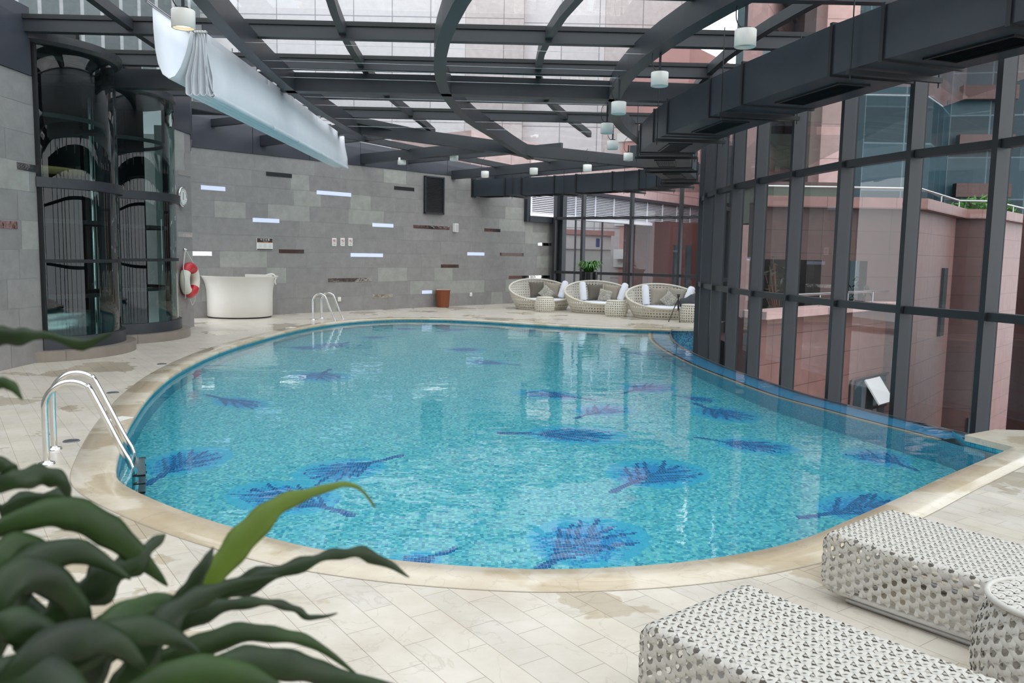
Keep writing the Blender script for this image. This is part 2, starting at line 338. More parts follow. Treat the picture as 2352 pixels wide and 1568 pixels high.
# ---- coping
mb = MB(); vs = []; n = len(POOL)
prof = [(-.02,-.05),(-.035,-.035),(-.035,-.008),(-.02,.006),(.26,.006),(.262,.0005)]
for i, p in enumerate(POOL):
    t = (POOL[min(i+1, n-1)]-POOL[max(i-1, 0)]).normalized(); o = Vector((-t.y, t.x))*(1)   # outward is left of travel? fixed below
    out_ = -o if (p+o*.1-Vector((-.5, 10))).length < (p-Vector((-.5, 10))).length else o
    for a, z in prof: vs.append((p.x+out_.x*a, p.y+out_.y*a, z))
k = len(prof)
mb.add(vs, [(i*k+j, i*k+j+1, (i+1)*k+j+1, (i+1)*k+j) for i in range(n-1) for j in range(k-1)], 0, True)
mb.build('trim_2', M['coping'], kind='structure')
# coping joint line (grout) just outside the coping
mb = MB(); vs = []
for i, p in enumerate(POOL):
    t = (POOL[min(i+1, n-1)]-POOL[max(i-1, 0)]).normalized(); o = Vector((-t.y, t.x)); out_ = -o if (p+o*.1-Vector((-.5, 10))).length < (p-Vector((-.5, 10))).length else o
    for a in (.261, .269): vs.append((p.x+out_.x*a, p.y+out_.y*a, .0015))
mb.add(vs, [(i*2, i*2+1, i*2+3, i*2+2) for i in range(n-1)])
mb.build('trim_3', plain('coping_joint', rgb(160, 148, 132), .7), kind='structure')

# ---- pool mosaic materials
TS = .0245; MANG = math.radians(4.5)
gx0, gy0, GW, GH = -7.5, 3.0, 560, 760
mask = np.zeros((GH, GW, 4), np.float32); mask[..., 3] = 1
def grid_of(x, y):
    c, s = math.cos(MANG), math.sin(MANG)
    return (x*c+y*s-gx0)/TS, (-x*s+y*c-gy0)/TS
def g2(px, py):
    p = through_water(px, py, ZW, ZF); return np.array(grid_of(p.x, p.y))
def rast_leaf(stem, tip, wide, seed):
    rng = random.Random(seed); a, b = g2(*stem), g2(*tip); ax = b-a; L = np.hypot(*ax)
    if L < 4: return
    ax = ax/L; pe = np.array((-ax[1], ax[0])); hw = wide*L/2
    x0, y0 = np.minimum(a, b)-hw-6; x1, y1 = np.maximum(a, b)+hw+6
    xs = np.arange(max(0, int(x0)), min(GW, int(x1)+1)); ys = np.arange(max(0, int(y0)), min(GH, int(y1)+1))
    if len(xs) == 0 or len(ys) == 0: return
    X, Y = np.meshgrid(xs+.5, ys+.5); sx = ((X-a[0])*ax[0]+(Y-a[1])*ax[1])/L; sy = ((X-a[0])*pe[0]+(Y-a[1])*pe[1])/hw
    noise = np.array([[rng.random() for _ in xs] for _ in ys])
    bend = .10*np.sin(sx*3.0+seed); sy = sy-bend
    u = (sx-.64)/.42; halo = (u*u+sy*sy) < 1.0+.0*noise
    hm = mask[ys[0]:ys[-1]+1, xs[0]:xs[-1]+1]
    hm[..., 0] = np.maximum(hm[..., 0], halo*1.0)
    u2 = (sx-.6)/.34; mid = (u2*u2+(sy/.72)**2) < .25+noise*1.1
    hm[..., 1] = np.maximum(hm[..., 1], mid*1.0)
    def line(p, q, w0, w1):
        p = np.array(p); q = np.array(q); d = q-p; l2 = (d*d).sum(); t = np.clip(((X-p[0])*d[0]+(Y-p[1])*d[1])/l2, 0, 1)
        dd = np.hypot(X-p[0]-t*d[0], Y-p[1]-t*d[1]); hm[..., 2] = np.maximum(hm[..., 2], (dd < (w0*(1-t)+w1*t))*1.0)
    def W_(s_, t_): return a+ax*s_*L+pe*(t_+.10*math.sin(s_*3.0+seed))*hw
    ss = np.linspace(0, .92, 9); wsc = max(.8, min(1.5, L/42))
    for i in range(8): line(W_(ss[i], 0), W_(ss[i+1], 0), 1.5*wsc*(1-ss[i]*.6), 1.5*wsc*(1-ss[i+1]*.6))
    for i, s_ in enumerate((.27, .37, .49, .62)):
        for sg in (-1, 1):
            s2 = s_+.04*(sg > 0); l = .30+.12*rng.random()-.18*abs(s_-.4); t2 = sg*(.78 if s_ < .6 else .5)*(.75+.25*rng.random())
            line(W_(s2, 0), W_(min(.98, s2+l*.6), t2*.62), .95*wsc, .75*wsc); line(W_(min(.98, s2+l*.6), t2*.62), W_(min(.99, s2+l), t2), .75*wsc, .5*wsc)
leaves = [((345,1113),(478,1030),.62),((470,907),(605,935),.5),((918,1047),(700,1105),.62),((802,1186),(568,1118),.66),((1045,1262),(870,1320),.6),((1215,1320),(1430,1205),.75),((1412,1131),(1565,1065),.78),
 ((1150,996),(1425,998),.62),((1370,918),(1190,900),.6),((1600,1003),(1822,1036),.6),((1600,925),(1705,968),.7),((1425,903),(1530,884),.8),((1325,961),(1425,932),.7),((1545,908),(1645,922),.7),((2112,1080),(1960,1035),.8),
 ((1838,1188),(2060,1145),.62),((765,848),(715,875),.9),((1008,799),(1108,806),.85),((1192,838),(1080,828),.7),((636,797),(752,800),.7),((895,772),(835,777),.9),((1095,756),(1010,758),.9),((900,752),(960,757),.9),((1425,806),(1500,815),.8),((1470,1301),(1400,1345),.6),((1235,758),(1180,762),.9),((800,785),(740,798),.8)]
for i, (s_, t_, w_) in enumerate(leaves): rast_leaf(s_, t_, w_, i+1)
img = bpy.data.images.new('mosaic_leaf_pattern', GW, GH, float_buffer=True, alpha=False); img.colorspace_settings.name = 'Non-Color'
img.pixels.foreach_set(mask.ravel()); img.update(); img.pack()
def mosaic(name, cols, leaf=False, wall=False, ts=TS):
    m, nt, p, out = nmat(name); N = nt.nodes; L = nt.links
    tc = N.new('ShaderNodeTexCoord'); mp = N.new('ShaderNodeMapping')
    vt = tc.outputs['UV'] if wall else tc.outputs['Object']
    if not wall: mp.inputs['Rotation'].default_value = (0, 0, -MANG)
    L.new(vt, mp.inputs['Vector'])
    s1 = N.new('ShaderNodeVectorMath'); s1.operation = 'SUBTRACT'; s1.inputs[1].default_value = (gx0, gy0, 0) if not wall else (0, 0, 0); L.new(mp.outputs['Vector'], s1.inputs[0])
    s2 = N.new('ShaderNodeVectorMath'); s2.operation = 'SCALE'; s2.inputs['Scale'].default_value = 1/ts; L.new(s1.outputs['Vector'], s2.inputs[0])
    fl = N.new('ShaderNodeVectorMath'); fl.operation = 'FLOOR'; L.new(s2.outputs['Vector'], fl.inputs[0])
    z0 = N.new('ShaderNodeVectorMath'); z0.operation = 'MULTIPLY'; z0.inputs[1].default_value = (1, 1, 0); L.new(fl.outputs['Vector'], z0.inputs[0])
    wn_ = N.new('ShaderNodeTexWhiteNoise'); wn_.noise_dimensions = '3D'; L.new(z0.outputs['Vector'], wn_.inputs['Vector'])
    r = N.new('ShaderNodeValToRGB'); r.color_ramp.interpolation = 'CONSTANT'; L.new(wn_.outputs['Value'], r.inputs['Fac'])
    els = r.color_ramp.elements; els[0].position = 0; els[0].color = cols[0]; els[1].position = 1/len(cols); els[1].color = cols[1]
    for i, c in enumerate(cols[2:], 2): e = els.new(i/len(cols)); e.color = c
    last = r.outputs['Color']
    if leaf:
        ic = N.new('ShaderNodeVectorMath'); ic.operation = 'ADD'; ic.inputs[1].default_value = (.5, .5, 0); L.new(z0.outputs['Vector'], ic.inputs[0])
        iv = N.new('ShaderNodeVectorMath'); iv.operation = 'DIVIDE'; iv.inputs[1].default_value = (GW, GH, 1); L.new(ic.outputs['Vector'], iv.inputs[0])
        im = N.new('ShaderNodeTexImage'); im.image = img; im.interpolation = 'Closest'; im.extension = 'CLIP'; L.new(iv.outputs['Vector'], im.inputs['Vector'])
        sp = N.new('ShaderNodeSeparateColor'); L.new(im.outputs['Color'], sp.inputs['Color'])
        for ch, c1, c2 in (('Red', rgb(52, 190, 228), rgb(70, 204, 236)), ('Green', rgb(28, 146, 220), rgb(42, 162, 228)), ('Blue', rgb(0, 94, 164), rgb(4, 112, 184))):
            cc = N.new('ShaderNodeMix'); cc.data_type = 'RGBA'; L.new(wn_.outputs['Value'], cc.inputs[0]); cc.inputs[6].default_value = c1; cc.inputs[7].default_value = c2
            mx = N.new('ShaderNodeMix'); mx.data_type = 'RGBA'; L.new(sp.outputs[ch], mx.inputs[0]); L.new(last, mx.inputs[6]); L.new(cc.outputs[2], mx.inputs[7]); last = mx.outputs[2]
    fr = N.new('ShaderNodeVectorMath'); fr.operation = 'FRACTION'; L.new(s2.outputs['Vector'], fr.inputs[0])
    sx = N.new('ShaderNodeSeparateXYZ'); L.new(fr.outputs['Vector'], sx.inputs['Vector'])
    mn = None
    for a_ in ('X', 'Y'):
        g = N.new('ShaderNodeMath'); g.operation = 'LESS_THAN'; g.inputs[1].default_value = .09; L.new(sx.outputs[a_], g.inputs[0])
        if mn is None: mn = g
        else:
            q = N.new('ShaderNodeMath'); q.operation = 'MAXIMUM'; L.new(mn.outputs[0], q.inputs[0]); L.new(g.outputs[0], q.inputs[1]); mn = q
    gm = N.new('ShaderNodeMix'); gm.data_type = 'RGBA'; L.new(mn.outputs[0], gm.inputs[0]); L.new(last, gm.inputs[6]); gm.inputs[7].default_value = rgb(120, 196, 206)
    L.new(gm.outputs[2], p.inputs['Base Color']); p.inputs['Roughness'].default_value = .35
    return m
cy = [rgb(52, 168, 194), rgb(80, 200, 216), rgb(108, 220, 228), rgb(140, 232, 236), rgb(66, 184, 210), rgb(94, 212, 230), rgb(120, 224, 222), rgb(84, 194, 204)]
M['mosaic'] = mosaic('pool_floor_mosaic', cy, True)
M['mosaic_wall'] = mosaic('pool_wall_mosaic', [rgb(40, 140, 172), rgb(54, 160, 186), rgb(70, 176, 196), rgb(48, 150, 186)], wall=True)
M['mosaic_blue'] = mosaic('blue_border_mosaic', [rgb(20, 70, 120), rgb(40, 110, 165), rgb(60, 140, 185), rgb(30, 90, 150), rgb(70, 150, 170)], wall=True, ts=.03)
def uvwall(name, path, z0, z1, mat):
    me = bpy.data.meshes.new(name); vs = []; us = []; l = 0.0
    for i, p in enumerate(path):
        if i: l += (Vector(path[i])-Vector(path[i-1])).length
        vs += [(p[0], p[1], z0), (p[0], p[1], z1)]; us.append(l)
    me.from_pydata(vs, [], [(2*i, 2*i+2, 2*i+3, 2*i+1) for i in range(len(path)-1)]); uv = me.uv_layers.new(name='UVMap')
    for i in range(len(path)-1):
        for j, (u, v) in enumerate(((us[i], z0), (us[i+1], z0), (us[i+1], z1), (us[i], z1))): uv.data[i*4+j].uv = (u, v)
    me.materials.append(mat); o = bpy.data.objects.new(name, me); COL.objects.link(o); o['kind'] = 'structure'; return o
mb = MB(); mb.add([(-7.5, 2.5, ZF), (5, 2.5, ZF), (5, 24, ZF), (-7.5, 24, ZF)], [(0, 1, 2, 3)])
mb.build('floor_2', M['mosaic'], kind='structure')
pw = [tuple(p) for p in POOL]
uvwall('wall_pool', pw, ZF, .0, M['mosaic_wall'])
# overflow side: inner wall, submerged ledge, outer weir
inn = [(4.36, 7.45)]+[tuple(p) for p in INNER]
uvwall('wall_weir', inn, ZF, -.20, M['mosaic_wall'])
mb = MB(); vs = []
for a_, b_ in zip(INNER, OUTER): vs += [(a_.x, a_.y, -.20), (b_.x, b_.y, -.20)]
mb.add(vs, [(2*i, 2*i+1, 2*i+3, 2*i+2) for i in range(len(INNER)-1)])
mb.build('trim_4', plain('ledge_blue', rgb(52, 150, 196), .3, 0, .06, 6), kind='structure')
mb = MB(); mb.sweep([p for p in INNER], .05, -.25, -.185); mb.build('trim_5', plain('ledge_nosing', rgb(178, 172, 150), .4), kind='structure')
mb = MB(); mb.sweep([tuple(Vector(p)+Vector((.05, .0))) for p in INNER], .05, -.25, -.193); mb.build('trim_6', plain('weir_slot', rgb(30, 40, 46), .5), kind='structure')
mb = MB(); mb.sweep([tuple(Vector(p)+Vector((.03, .0))) for p in OUTER], .05, -1.6, -.078); mb.build('wall_overflow', plain('overflow_edge', rgb(70, 74, 76), .3), kind='structure')
uvwall('wall_nub', [(4.50,7.26),(4.34,7.74),(4.45, 8.2)], ZF, -.045, M['mosaic_wall'])
uvwall('wall_pillar', [(3.55,18.86),(3.66,18.93),(4.4,18.90)], -2.0, -.04, M['mosaic_blue'])
mb = MB(); mb.prism([(3.50,18.80),(4.42,18.86),(4.42,19.3),(3.50,19.3)], -.04, .014); mb.build('trim_7', M['coping'], kind='structure', bevel=.01)
# ---- water
m, nt, p, out = nmat('pool_water'); N = nt.nodes; L = nt.links; N.remove(p)
tc = N.new('ShaderNodeTexCoord'); n1 = N.new('ShaderNodeTexNoise'); n1.inputs['Scale'].default_value = 1.7; n1.inputs['Detail'].default_value = 3; n1.inputs['Distortion'].default_value = .6
mp = N.new('ShaderNodeMapping'); mp.inputs['Scale'].default_value = (1, 1.5, 1); L.new(tc.outputs['Object'], mp.inputs['Vector']); L.new(mp.outputs['Vector'], n1.inputs['Vector'])
n2 = N.new('ShaderNodeTexNoise'); n2.inputs['Scale'].default_value = 9; n2.inputs['Detail'].default_value = 2; L.new(mp.outputs['Vector'], n2.inputs['Vector'])
ad = N.new('ShaderNodeMath'); ad.operation = 'MULTIPLY_ADD'; ad.inputs[1].default_value = .035; L.new(n2.outputs['Fac'], ad.inputs[0]); L.new(n1.outputs['Fac'], ad.inputs[2])
b = N.new('ShaderNodeBump'); b.inputs['Strength'].default_value = .27; b.inputs['Distance'].default_value = .02; L.new(ad.outputs[0], b.inputs['Height'])
g = N.new('ShaderNodeBsdfGlass'); g.inputs['IOR'].default_value = 1.333; g.inputs['Color'].default_value = (.98, 1, 1, 1); g.inputs['Roughness'].default_value = 0; L.new(b.outputs['Normal'], g.inputs['Normal'])
L.new(g.outputs['BSDF'], out.inputs['Surface']); M['water'] = m
wp = [tuple(p) for p in POOL]+[(3.64,18.95)]+[tuple(p) for p in OUTER[::-1]]+[(4.36,7.78),(4.52,7.3)]
cl = []
for p in wp:
    if not cl or (Vector(p)-Vector(cl[-1])).length > .03: cl.append(p)
mb = MB(); mb.poly(cl, ZW); wat = mb.build('water', M['water']); tag(wat, 'clear blue swimming pool water with faint ripples filling the kidney-shaped pool', 'water'); wat['kind'] = 'stuff'

# ---- stone walls made of slabs
def slab_wall(name, p0, p1, z0, z1, row, seed, holes=(), parent=None, wmin=.5, wmax=1.25):
    rng = random.Random(seed); p0 = Vector(p0); p1 = Vector(p1); d = (p1-p0); Lw = d.length; d.normalize()
    vs = []; fs = []; tones = []
    def quad(a, b, za, zb, off, tone):
        n_ = Vector((d.y, -d.x))*off; q0 = p0+d*a+n_; q1 = p0+d*b+n_; k_ = len(vs)
        vs.extend([(q0.x, q0.y, za), (q1.x, q1.y, za), (q1.x, q1.y, zb), (q0.x, q0.y, zb)]); fs.append((k_, k_+1, k_+2, k_+3)); tones.append(tone)
    z = z0; g_ = .0025
    while z < z1-.02:
        ze = min(z+row, z1); x = -rng.random()*.6
        while x < Lw:
            w = wmin+(wmax-wmin)*rng.random(); t = rng.random(); tone = .15+.5*t if t < .85 else .95
            a, b_ = max(x, 0), min(x+w, Lw)
            if b_-a > .01: quad(a+g_, b_-g_, z+g_, ze-g_, .004, tone)
            x += w
        z = ze
    me = bpy.data.meshes.new(name); k_ = len(vs); 
    base = [(p0.x, p0.y, z0), (p1.x, p1.y, z0), (p1.x, p1.y, z1), (p0.x, p0.y, z1)]
    nb = Vector((-d.y, d.x))*.2; back = [(x+nb.x, y+nb.y, z) for x, y, z in base]
    vs += base+back; fs += [(k_, k_+1, k_+2, k_+3), (k_+7, k_+6, k_+5, k_+4), (k_+3, k_+2, k_+6, k_+7), (k_+1, k_+5, k_+6, k_+2), (k_+4, k_, k_+3, k_+7)]; tones += [0]*5
    me.from_pydata(vs, [], fs); me.materials.append(M['stone']); me.materials.append(M['grout'])
    mi = [0]*(len(fs)-5)+[1]*5; me.polygons.foreach_set('material_index', mi)
    at_ = me.attributes.new('tone', 'FLOAT', 'FACE'); at_.data.foreach_set('value', tones)
    o = bpy.data.objects.new(name, me); COL.objects.link(o); o['kind'] = 'structure'; return o
ZT = 3.96
NS = MWL-1.62; wall_main = slab_wall('wall_far', MW0, (MW0[0]+MWd.x*NS, MW0[1]+MWd.y*NS), 0, ZT, .396, 3)
slab_wall('wall_far_end', (MW0[0]+MWd.x*NS, MW0[1]+MWd.y*NS), MW1, 0, .396*7, .396, 4)
wall_l = slab_wall('wall_left', (WL, -4), (WL, 11.78), 0, ZT, .396, 5)
wall_pier = slab_wall('wall_pier', (WL, 16.1), (WL, PIER_Y1), 0, ZT, .396, 9, wmin=.7)
mb = MB(); mb.add([(WL, PIER_Y1, 0), (-8.2, PIER_Y1+.0, 0), (-8.2, PIER_Y1, ZT), (WL, PIER_Y1, ZT)], [(0, 1, 2, 3)]); mb.build('wall_return', M['stone'], kind='structure')
mb = MB(); mb.box((-.1, -4.1, 2.3), (13.2, .2, 4.6)); mb.build('wall_back', M['grout'], kind='structure')
# narrow stone between the two lift shafts
mb = MB(); mb.box((WL-.1, 13.95, 2.0), (.16, .26, 3.96)); mb.build('wall_between', M['frame'], kind='structure')
# fascia panels above the stone
def fascia(name, p0, p1, step):
    mb = MB(); p0 = Vector(p0); p1 = Vector(p1); d = p1-p0; Lf = d.length; d.normalize(); a = 0
    while a < Lf-.01:
        b_ = min(a+step, Lf); q0 = p0+d*(a+.006); q1 = p0+d*(b_-.006)
        mb.bar(q0, q1, .05, ZT+.003, zroof(q0.y)+.35, 0, ZT+.003, zroof(q1.y)+.35); a = b_
    o = p0+Vector((-d.y, d.x))*.06; o2 = p1+Vector((-d.y, d.x))*.06
    mb.bar(o, o2, .06, ZT-.05, zroof(p0.y)+.3, 1, ZT-.05, zroof(p1.y)+.3)
    return mb.build(name, [M['fascia'], M['seam']], kind='structure')
fascia('trim_8', MW0, (MW0[0]+MWd.x*NS, MW0[1]+MWd.y*NS), 1.62)
fascia('trim_9', (WL, -4), (WL, 11.7), 2.4)
fascia('trim_10', (WL, 16.2), (WL, PIER_Y1), 2.4)
mb = MB(); mb.bar((WL, PIER_Y1), (MW0[0], MW0[1]), .1, ZT-.1, 4.9); mb.bar((-8.6, 19.6), (WL, 17.3), .1, ZT, 4.9); mb.build('trim_11', M['fascia'], kind='structure')

# ---- inset strips of the stone walls
def strip(px0, py0, px1, py1, p0, p1, mat, name, parent, label=None):
    """thin inset bar given by its top-left and bottom-right in the photo, on the wall through p0-p1"""
    a = at_plane(px0, py0, p0, p1); b_ = at_plane(px1, py1, p0, p1); d = Vector((p1[0]-p0[0], p1[1]-p0[1])).normalized(); n_ = Vector((d.y, -d.x))*.006
    z1_, z0_ = a.z, b_.z
    if z1_-z0_ < .06: z0_ = z1_-.08
    z0_ = z1_-.10
    mb = MB(); q0 = Vector((a.x, a.y))+n_; q1 = Vector((b_.x, b_.y))+n_; mb.bar(q0, q1, .012, z0_, z1_); o = mb.build(name, mat, parent)
    if label: o['label'] = label
for x0, y0, x1, y1 in ((461,425,517,437),(727,437,806,449),(580,500,641,508),(855,512,903,520),(805,581,879,588),(1073,579,1112,586),(969,667,992,673)):
    strip(x0, y0, x1, y1, MW0, MW1, M['slot_light'], 'slot_light', wall_main)
for x0, y0, x1, y1 in ((949,516,1032,526),(1112,524,1149,531),(441,577,486,585),(640,572,698,579),(753,639,854,646),(1148,580,1202,586),(1235,557,1266,562),(1012,607,1053,613),(855,676,902,682)):
    strip(x0, y0, x1, y1, MW0, MW1, M['mirror'], 'mirror_strip', wall_main)
strip(1168,633,1262,640, MW0, MW1, M['mirror'], 'mirror_strip', wall_main)
for x0, y0, x1, y1 in ((611,394,670,404),(905,427,951,436)):
    strip(x0, y0, x1, y1, MW0, MW1, M['black'], 'recess_strip', wall_main)
LW0, LW1 = (WL, -4), (WL, 18)
for x0, y0, x1, y1 in ((36,371,88,385),(-20,505,38,517)):
    strip(x0, y0, x1, y1, LW0, LW1, M['mirror'], 'mirror_strip', wall_l)
for x0, y0, x1, y1 in ((407,388,440,399),(407,532,440,540)):
    strip(x0, y0, x1, y1, LW0, LW1, M['mirror'], 'mirror_strip', wall_pier)
# dark louvred opening on the main wall
a = at_plane(973, 403, MW0, MW1); b_ = at_plane(1017, 493, MW0, MW1); n_ = Vector((MWd.y, -MWd.x))
mb = MB(); q0 = a.to_2d()+n_*.02; q1 = b_.to_2d()+n_*.02; z0_, z1_ = b_.z, a.z
mb.bar(q0, q1, .03, z0_, z1_, 1)
for i in range(24):
    z = z0_+.05+(z1_-z0_-.1)*i/24; mb.bar(q0+n_*.02, q1+n_*.02, .02, z, z+.022, 0)
w_l = mb.build('window_4', [M['black'], M['seam']], kind='structure')
mb = MB(); fr_ = .045
mb.bar(q0+n_*.03, q0+n_*.03+MWd*fr_, .05, z0_, z1_); mb.bar(q1+n_*.03-MWd*fr_, q1+n_*.03, .05, z0_, z1_); mb.bar(q0+n_*.03, q1+n_*.03, .05, z0_, z0_+fr_); mb.bar(q0+n_*.03, q1+n_*.03, .05, z1_-fr_, z1_)
mb.build('frame', M['frame'], w_l)

# ---- glazed walls
def on_line(line, i, t): a_, b_ = Vector(line[i]), Vector(line[i+1]); return a_+(b_-a_)*t
def curtain(name, line, zlo, ztop, inward=1, skip_first=False, depth=.15, wid=.07, trans=(1.08, 2.86), low=None):
    root = struct(name)
    k_ = len(line)
    for i, p in enumerate(line):
        p = Vector(p); t = (Vector(line[min(i+1, k_-1)])-Vector(line[max(i-1, 0)])).normalized(); n_ = Vector((-t.y, t.x))*inward
        if not (skip_first and i == 0):
            mb = MB(); c = p+n_*depth/2; zt = zroof(p.y)+.12
            mb.bar(p-n_*.03, p+n_*depth, wid, zlo, zt); mb.bar(p-n_*.06, p-n_*.03, wid*.7, zlo, zt, 1)
            mb.build('mullion', [M['frame_warm'], M['seam']], root)
        if i < k_-1:
            q = Vector(line[i+1]); d = (q-p).normalized(); a_, b_ = p+d*.04, q-d*.04
            lv = list(trans)+([low] if low is not None else [])
            for z in lv:
                mb = MB(); mb.bar(a_+n_*.05, b_+n_*.05, .12, z-.045, z+.045); mb.build('transom', M['frame_warm'], root)
            zs = sorted([zlo]+lv+[(zroof(p.y)+zroof(q.y))/2+.1])
            for z0_, z1_ in zip(zs[:-1], zs[1:]):
                mb = MB(); mb.add([(p.x, p.y, z0_), (q.x, q.y, z0_), (q.x, q.y, z1_), (p.x, p.y, z1_)], [(0, 1, 2, 3)]); mb.build('pane', M['wall_glass'], root)
    return root
curtain('window_1', GLASSLINE, -5.0, 4.7, 1, low=-2.6)
curtain('window_2', FARLINE, -.2, 4.5, 1, skip_first=True, depth=.16, wid=.08, trans=(1.04, 2.88))
# glazed notch over the end of the stone wall, and dark end column
root = struct('window_3'); a_ = Vector(MW0)+MWd*NS; b_ = Vector(MW1)
mb = MB(); mb.bar(a_, b_, .3, 2.72, 2.92); mb.bar(a_-MWd*.08, a_+MWd*.08, .3, 2.72, 4.3); mb.build('frame', M['frame'], root)
mb = MB(); mb.bar(b_+Vector((0,-.05)), b_+Vector((.28,-.25)), .26, 0, 4.2); mb.build('column', M['frame'], root)
# ---- roof
ceil = struct('ceiling')
def arc(x0, ym, R, y0, y1, k_=26): return [(x0+(y-ym)**2/(2*R), y) for y in np.linspace(y0, y1, k_)]
def zr0(d0): return lambda p: zroof(p.y)+d0
GB, GT = .02, .19
ys_p = [-2.0, .4, 2.8, 5.2, 7.35, 9.45, 11.6, 13.55, 16.1, 18.3]
for y in ys_p:
    mb = MB(); xr = 5.9 if y < 5 else 5.2 if y < 9 else 4.6
    mb.sweep([(WL-.6, y), (xr, y+.25)], .14, 4.52+GB-.02, 4.52+GT); mb.sweep([(WL-.6, y), (xr, y+.25)], .2, 4.52+GT-.03, 4.52+GT+.03, 1); mb.build('purlin', [M['frame'], M['seam']], ceil)
def bar_arc(x0, ym, R, y0=-4, y1=20.4):
    mb = MB(); mb.sweep(arc(x0, ym, R, y0, y1), .10, zr0(GB+.03), zr0(GT)); mb.build('glazing_bar', M['frame'], ceil)
bar_arc(-5.4, 15, 40, -4, 19.6); bar_arc(-2.5, 14.5, 34); bar_arc(.34, 13.4, 17); bar_arc(3.1, 13.4, 17, -4, 18)
def deep(path, w=.17, z0=-.27, z1=.03, name='ring_beam'):
    mb = MB(); mb.sweep(path, w, zr0(z0), zr0(z1)); mb.build(name, M['frame'], ceil)
deep(arc(-3.75, 15, 45, -4, 19.15)); deep(arc(-1.17, 13.8, 20, 2, 21.7)); deep(arc(1.62, 13.3, 15, 4, 22.4), .2)
deep([(WL-.9, 14.05), (-1.2, 14.12), (3.9, 14.5)], .22, name='main_beam')
J1 = (-3.58, 19.1); J2 = (0.05, 21.2); J3 = (2.96, 22.5)
deep([J1, J2, J3, (5.2, 23.6)], .2, -.25, name='main_beam')
wallpt = lambda s_: tuple(Vector(MW0)+MWd*s_)
deep([wallpt(1.9), J1], .18, -.22, .02, 'main_beam'); deep([wallpt(4.95), (-.6, 21.0)], .18, -.22, .04, 'main_beam'); deep([wallpt(8.35), (2.7, 22.6)], .18, -.2, .05, 'main_beam')
for pa, pb in ((wallpt(3.4), (-2.0, 20.2)), (wallpt(6.6), (1.2, 21.8)), (wallpt(10.2), (4.6, 23.4)), (wallpt(.6), (-4.9, 18.7))):
    mb = MB(); mb.sweep([pa, pb], .12, zr0(GB), zr0(GT)); mb.build('purlin', M['frame'], ceil)
for y0_, k_ in ((1.6, 0), (3.4, 0)):
    pts = [Vector(wallpt(s_))+Vector((MWd.y, -MWd.x))*y0_ for s_ in (-.8, 10.5)]
    mb = MB(); mb.sweep([tuple(p) for p in pts], .10, zr0(GB+.02), zr0(GT)); mb.build('glazing_bar', M['frame'], ceil)
# glass sheet
mb = MB(); g = []
YS = [-4, 19, 30]; 
for y in YS: g += [(-10, y, zroof(y)+GT), (8.5, y, zroof(y)+GT)]
mb.add(g, [(0, 1, 3, 2), (2, 3, 5, 4)]); mb.build('roof_glass', M['roof_glass'], ceil)
# ================================================================== OUTSIDE
def gran(name, c, l, sx, sz, **k): return gridmat(name, c, l, sx, sz, **k)
M['granite'] = gran('pink_granite', rgb(142, 104, 97), rgb(96, 66, 62), .9, .6, rough=.45, var=.04, lw=.008)
M['granite_dark'] = gran('dark_and_shaded_granite', rgb(88, 62, 58), rgb(54, 38, 36), .9, .6, rough=.45, var=.04, lw=.008)  # darker copy of pink granite: shade on viewer-facing walls put into the colour
M['granite_pale'] = gran('pale_pink_panel', rgb(200, 164, 158), rgb(150, 120, 116), 2.4, 1.6, rough=.5, var=.03, lw=.02)
M['white_panel'] = gran('white_facade_panel', rgb(214, 212, 214), rgb(150, 150, 156), 2.7, 3.6, rough=.4, var=.05, lw=.035)
M['pink_panel'] = gran('rose_facade_panel', rgb(198, 190, 189), rgb(140, 130, 130), 2.7, 3.6, rough=.4, var=.04, lw=.03)
M['curtain'] = gran('green_curtain_glass', rgb(38, 62, 70), rgb(84, 104, 110), 3.0, 3.4, rough=.3, var=.45, lw=.06, spec=.35)
M['grey_stripes'] = gran('grey_striped_facade', rgb(104, 114, 116), rgb(176, 182, 184), 1.3, 40, rough=.3, var=.3, lw=.12)
M['render_white'] = plain('off_white_render', rgb(206, 208, 204), .8, 0, .05, .6)
M['rose_render'] = plain('rose_render', rgb(196, 152, 146), .8, 0, .06, .6)
M['band_white'] = plain('white_band', rgb(224, 222, 220), .7)
M['win'] = plain('window_glass_dark', rgb(64, 78, 84), .12, 0, .3, .8)
M['louvre'] = plain('louvre_aluminium', rgb(232, 232, 238), .4, .0)
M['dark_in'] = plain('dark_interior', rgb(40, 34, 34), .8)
M['olive'] = plain('olive_cladding', rgb(84, 90, 78), .6, 0, .06, .8)
M['street'] = plain('asphalt', rgb(120, 118, 116), .9, 0, .1, .3)
def facade(name, p0, p1, z0, z1, th, mat, parent, z_split=None):
    p0 = Vector(p0); p1 = Vector(p1); d = p1-p0; L_ = d.length
    mb = MB(); mb.hexa([(0, 0, z0), (L_, 0, z0), (L_, th, z0), (0, th, z0)], [(0, 0, z1), (L_, 0, z1), (L_, th, z1), (0, th, z1)])
    o = mb.build(name, mat); o.location = (p0.x, p0.y, 0); o.rotation_euler = (0, 0, math.atan2(d.y, d.x))
    if parent is not None: o.parent = parent; o.matrix_parent_inverse = Matrix.Translation(-parent.location)
    return o
def px2(px, d): return ((px-1176)/1900*d, d)
GR = -13.0
mb = MB(); mb.add([(-80, -30, GR), (120, -30, GR), (120, 160, GR), (-80, 160, GR)], [(0, 1, 2, 3)]); mb.build('ground_street', M['street'], kind='structure')
